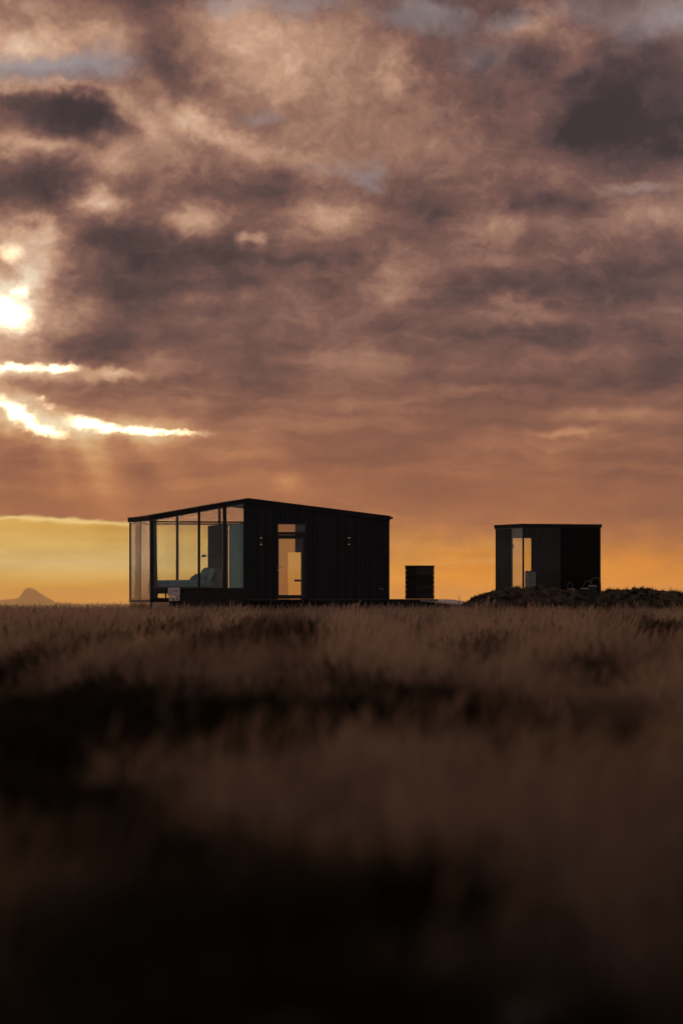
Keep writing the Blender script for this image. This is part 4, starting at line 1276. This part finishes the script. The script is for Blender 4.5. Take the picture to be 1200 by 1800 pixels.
def build_grass():
    pts = []
    bands = [(3.2, 12, 26), (12, 40, 20), (40, 90, 14), (90, 129, 17), (129, 175, 8)]
    for a, b, den in bands:
        hw = .125 * b + 3.0
        n = int(2 * hw * (b - a) * den)
        x = rng.uniform(-hw, hw, n)
        y = rng.uniform(a, b, n)
        k = np.abs(x) < (.125 * y + 3.0)
        pts.append(np.stack([x[k], y[k]], 1))
    P = np.concatenate(pts)
    X, Y = P[:, 0], P[:, 1]
    bad = in_frame_rect(CF, X, Y, -.06, CW + .05, -.05, CL + .05)
    bad |= in_frame_rect(CF, X, Y, CF.s(300, -1.3) - .05, CF.s(430, -1.3) + .05, -1.4, -.7)
    bad |= in_frame_rect(SF, X, Y, -.1, 3.0, -.1, 3.0)
    bad |= (X > 1.5) & (X < 4.6) & (Y > 130.2) & (Y < 134.6)
    X, Y = X[~bad], Y[~bad]
    Z = ground_z(X, Y)
    n = len(X)
    px = 600 + F * X / Y
    py = HZ + F * (EYE - (0.46 + 0.25 * sstep(Y, 18, 124))) / Y      # row of the level canopy
    # heath / moss patches: broad natural noise, plus the darker beds in the foreground
    st = np.clip(Y / 22.0, .8, 4.0)
    q = fbm(X / .8, Y / (3.0 * st), 4, 31)
    q2 = fbm(X / .4, Y / (1.6 * st), 3, 77)
    hq = q * .65 + q2 * .35 + .02 * sstep(Y, 35, 60)
    heath = sstep(hq, .45, .53)
    wx = (fbm(X / .6, Y / 2.5, 3, 12) - .5)
    wy = (fbm(X / .7, Y / 3.0, 3, 13) - .5)
    kx, ky = px + wx * 130, py + wy * (py - HZ) * .45
    def bed(cx, cy, rx, ry, a):
        # a bed of heath given by where it lies on the ground
        return a * np.exp(-(((kx - cx) / rx) ** 2 + ((ky - cy) / ry) ** 2) ** 1.5)
    jit = (fbm(X / .5, Y / 2.0, 3, 55) - .5)
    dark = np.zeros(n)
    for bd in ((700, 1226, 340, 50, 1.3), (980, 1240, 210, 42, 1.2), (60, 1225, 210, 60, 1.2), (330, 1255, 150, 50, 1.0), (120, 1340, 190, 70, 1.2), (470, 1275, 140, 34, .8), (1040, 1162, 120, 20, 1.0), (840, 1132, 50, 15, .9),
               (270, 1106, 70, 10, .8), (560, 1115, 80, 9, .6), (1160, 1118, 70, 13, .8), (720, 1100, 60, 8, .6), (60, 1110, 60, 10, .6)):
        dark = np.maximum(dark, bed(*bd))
    light = np.zeros(n)
    for bd in ((640, 1335, 420, 36, .8), (1080, 1335, 260, 80, .85), (430, 1165, 330, 24, .7), (800, 1165, 300, 18, .6), (900, 1310, 300, 24, .7), (600, 1078, 1100, 9, .75)):
        light = np.maximum(light, bed(*bd))
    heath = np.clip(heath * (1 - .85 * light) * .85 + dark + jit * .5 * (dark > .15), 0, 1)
    near = sstep(py + wx * 260 + wy * 200 - (px - 600) * .055, 1315, 1465)  # foreground vignette put into the tuft colour through the heath value
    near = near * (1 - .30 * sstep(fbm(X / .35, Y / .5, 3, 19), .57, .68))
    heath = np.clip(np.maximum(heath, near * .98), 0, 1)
    heath = np.clip(np.maximum(heath, (.42 + .5 * jit) * (1 - sstep(Y, 17, 34))), 0, 1)   # darker sward close to the camera
    tus = fbm(X / .55, Y / .9, 3, 63)
    scl = rng.uniform(.62, 1.10, n) * (.28 + 1.4 * tus) * (1 - .25 * heath * (1 - sstep(Y, 15, 40)))
    scl *= np.where(Y < 7, .8, 1.0)
    scl *= 1 - .16 * sstep(Y, 85, 112)
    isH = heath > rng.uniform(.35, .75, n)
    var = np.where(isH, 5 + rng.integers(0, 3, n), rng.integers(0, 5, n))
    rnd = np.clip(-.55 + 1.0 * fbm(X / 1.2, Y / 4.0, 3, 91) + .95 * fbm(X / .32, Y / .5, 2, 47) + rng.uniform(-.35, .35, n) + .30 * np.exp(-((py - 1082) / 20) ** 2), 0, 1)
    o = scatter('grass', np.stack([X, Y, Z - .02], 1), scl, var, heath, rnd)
    tag(o, 'wide field of dry brown grass mixed with dark heath', kind='stuff')
build_grass()

# ------------------------------------------------------------------ earth mounds
def build_mound(label, prof, Yc, depth, seed):
    """prof: outline of the crest as (photo column, photo row) at distance Yc"""
    pxs = np.arange(prof[0][0], prof[-1][0] + .1, 2.0)
    top = np.interp(pxs, [p[0] for p in prof], [p[1] for p in prof])
    X = (pxs - 600) / F * Yc
    H = EYE + (HZ - top + 1.2) / F * Yc
    xm = float(X.mean())
    zb = float(ground_z(xm, Yc)) - .15
    rows = np.linspace(-1, 1, 37)
    v, nrm = [], []
    for r in rows:
        prf = (1 - abs(r) ** 2.2) if r < 0 else (1 - r ** 1.8)
        for x, h in zip(X, H):
            y = Yc + r * depth
            hh = (h - zb) * prf
            lump = (float(fbm(x * 1.0 + 3, y * 1.0, 5, seed)) - .5) * .40 * (1 - abs(r) ** 4) * (.35 if abs(r) < .08 else 1)
            e = min(1.0, max(0.0, hh / .25))
            v.append((x - xm, r * depth, max(0.0, hh + lump * e)))
    n = len(X)
    f = [(j * n + i, j * n + i + 1, (j + 1) * n + i + 1, (j + 1) * n + i) for j in range(len(rows) - 1) for i in range(n - 1)]
    root = empty('earth_mound', (xm, Yc, zb))
    tag(root, label, 'mound', 'earth mounds before the sauna')
    m = mat('turf_covered_earth', (0.026, 0.019, 0.012), 0.95, .5, (4, 4, 4), .9, spec=.1, second=(.06, .042, .024))
    MB().add(v, f).build('soil', m, root, smooth=True)
    # turf growing on it
    V = np.array(v).reshape(len(rows), n, 3)
    cnt = int((X[-1] - X[0]) * depth * 2 * 34)
    jj = rng.uniform(0, len(rows) - 1.001, cnt); ii = rng.uniform(0, n - 1.001, cnt)
    j0, i0 = jj.astype(int), ii.astype(int)
    fj, fi = (jj - j0)[:, None], (ii - i0)[:, None]
    P = (V[j0, i0] * (1 - fj) + V[j0 + 1, i0] * fj) * (1 - fi) + (V[j0, i0 + 1] * (1 - fj) + V[j0 + 1, i0 + 1] * fj) * fi
    keep = P[:, 2] > .12
    P = P[keep]
    k = len(P)
    q = fbm(P[:, 0] / .5, P[:, 1] / .5 + P[:, 2] * 2, 3, seed + 8)
    heath = np.clip(.95 - sstep(q, .48, .64) * .45 + rng.uniform(-.1, .1, k), 0, 1)
    scl = rng.uniform(.22, .46, k)
    var = np.where(rng.random(k) < .7, 5 + rng.integers(0, 3, k), rng.integers(0, 5, k))
    o = scatter('turf', P - np.array([0, 0, .02]), scl, var, heath, rng.random(k), parent=root)
    o['kind'] = 'stuff'
build_mound('dark turfed earth mound in front of the sauna glass corner',
            [(806, 1068), (818, 1060), (828, 1051), (840, 1046), (856, 1041), (872, 1037.5), (892, 1037), (920, 1037.5), (950, 1038.5), (980, 1039.5), (1000, 1042), (1015, 1043), (1028, 1050), (1040, 1058), (1050, 1068)], 128.4, 1.9, 41)
build_mound('dark turfed earth mound running out past the sauna on the right',
            [(1030, 1068), (1042, 1054), (1052, 1045), (1066, 1042), (1085, 1040.5), (1104, 1039), (1112, 1036.2), (1120, 1039), (1140, 1039), (1160, 1043), (1180, 1044), (1200, 1047), (1240, 1050), (1280, 1056), (1310, 1066)], 128.8, 1.9, 63)

# ------------------------------------------------------------------ posts with hoops
def build_posts():
    spec = [(1003.5, 1034, 12.5, (996.5, 1005.5), 1023, 129.6, 'short black post with a small steel hoop, nearest the sauna glass'),
            (1027.0, 1033, 13.0, (1025, 1041), 1021.5, 130.0, 'middle black post with a thin steel hoop, half hidden by the tall one'),
            (1041.0, 1028.5, 14.0, (1037, 1055.5), 1015.5, 126.3, 'tallest black post with the widest steel hoop between the mounds')]
    for px, py, wpx, hoop, ht, Y, lab in spec:
        k = Y / F
        X = (px - 600) * k
        g = float(ground_z(X, Y)) - .1
        r = empty('hooped_post', (X, Y, g))
        tag(r, lab, 'post', 'black posts with hoops')
        z1 = EYE + (HZ - py) * k - g
        rad = wpx * k / 2
        MB().tube([(0, 0, 0), (0, 0, z1 - .03), (0, 0, z1)], [rad, rad, rad * .9], 18).build('post', M['pole'], r)
        MB().tube([(0, 0, z1 - .045), (0, 0, z1 - .02)], rad * 1.05, 18).build('collar', M['steel'], r)
        xa, xb = (hoop[0] - px) * k, (hoop[1] - px) * k
        zt = EYE + (HZ - ht) * k - g
        cx, hw = (xa + xb) / 2, (xb - xa) / 2
        pts = []
        hh = max(zt - z1, .05)
        zs = max(z1 - .0, zt - hw * 1.25)
        pts.append((cx - hw, -rad * .3, z1 - .01))
        for i in range(15):
            q = math.pi * (1 - i / 14)
            pts.append((cx + hw * math.cos(q), -rad * .3 - .04 * math.sin(q), z1 + (zt - z1) * math.sin(q) ** .8))
        if abs(xb) > rad:
            pts.append((cx + hw, -rad * .3, z1 - .24))
        MB().tube(pts, .008, 8).build('hoop', M['dsteel'], r, smooth=True)
    # steel pipe end hanging under the widest hoop
    Y = 128.2
    k = Y / F
build_posts()

# ------------------------------------------------------------------ haze
def build_haze():
    m = bpy.data.materials.new('sea_haze')
    m.use_nodes = True
    nt = m.node_tree
    nt.nodes.clear()
    pv = nt.nodes.new('ShaderNodeVolumePrincipled')
    pv.inputs['Color'].default_value = (1.0, 0.78, 0.50, 1)
    pv.inputs['Density'].default_value = 2.0e-5
    pv.inputs['Anisotropy'].default_value = 0.55
    o = nt.nodes.new('ShaderNodeOutputMaterial')
    nt.links.new(pv.outputs[0], o.inputs['Volume'])
    ob = MB().box(-49000, 49000, -41000, 53000, -10.5, 172).build('haze', m)
    tag(ob, 'warm sunset haze lying over the whole plain', kind='stuff')
build_haze()
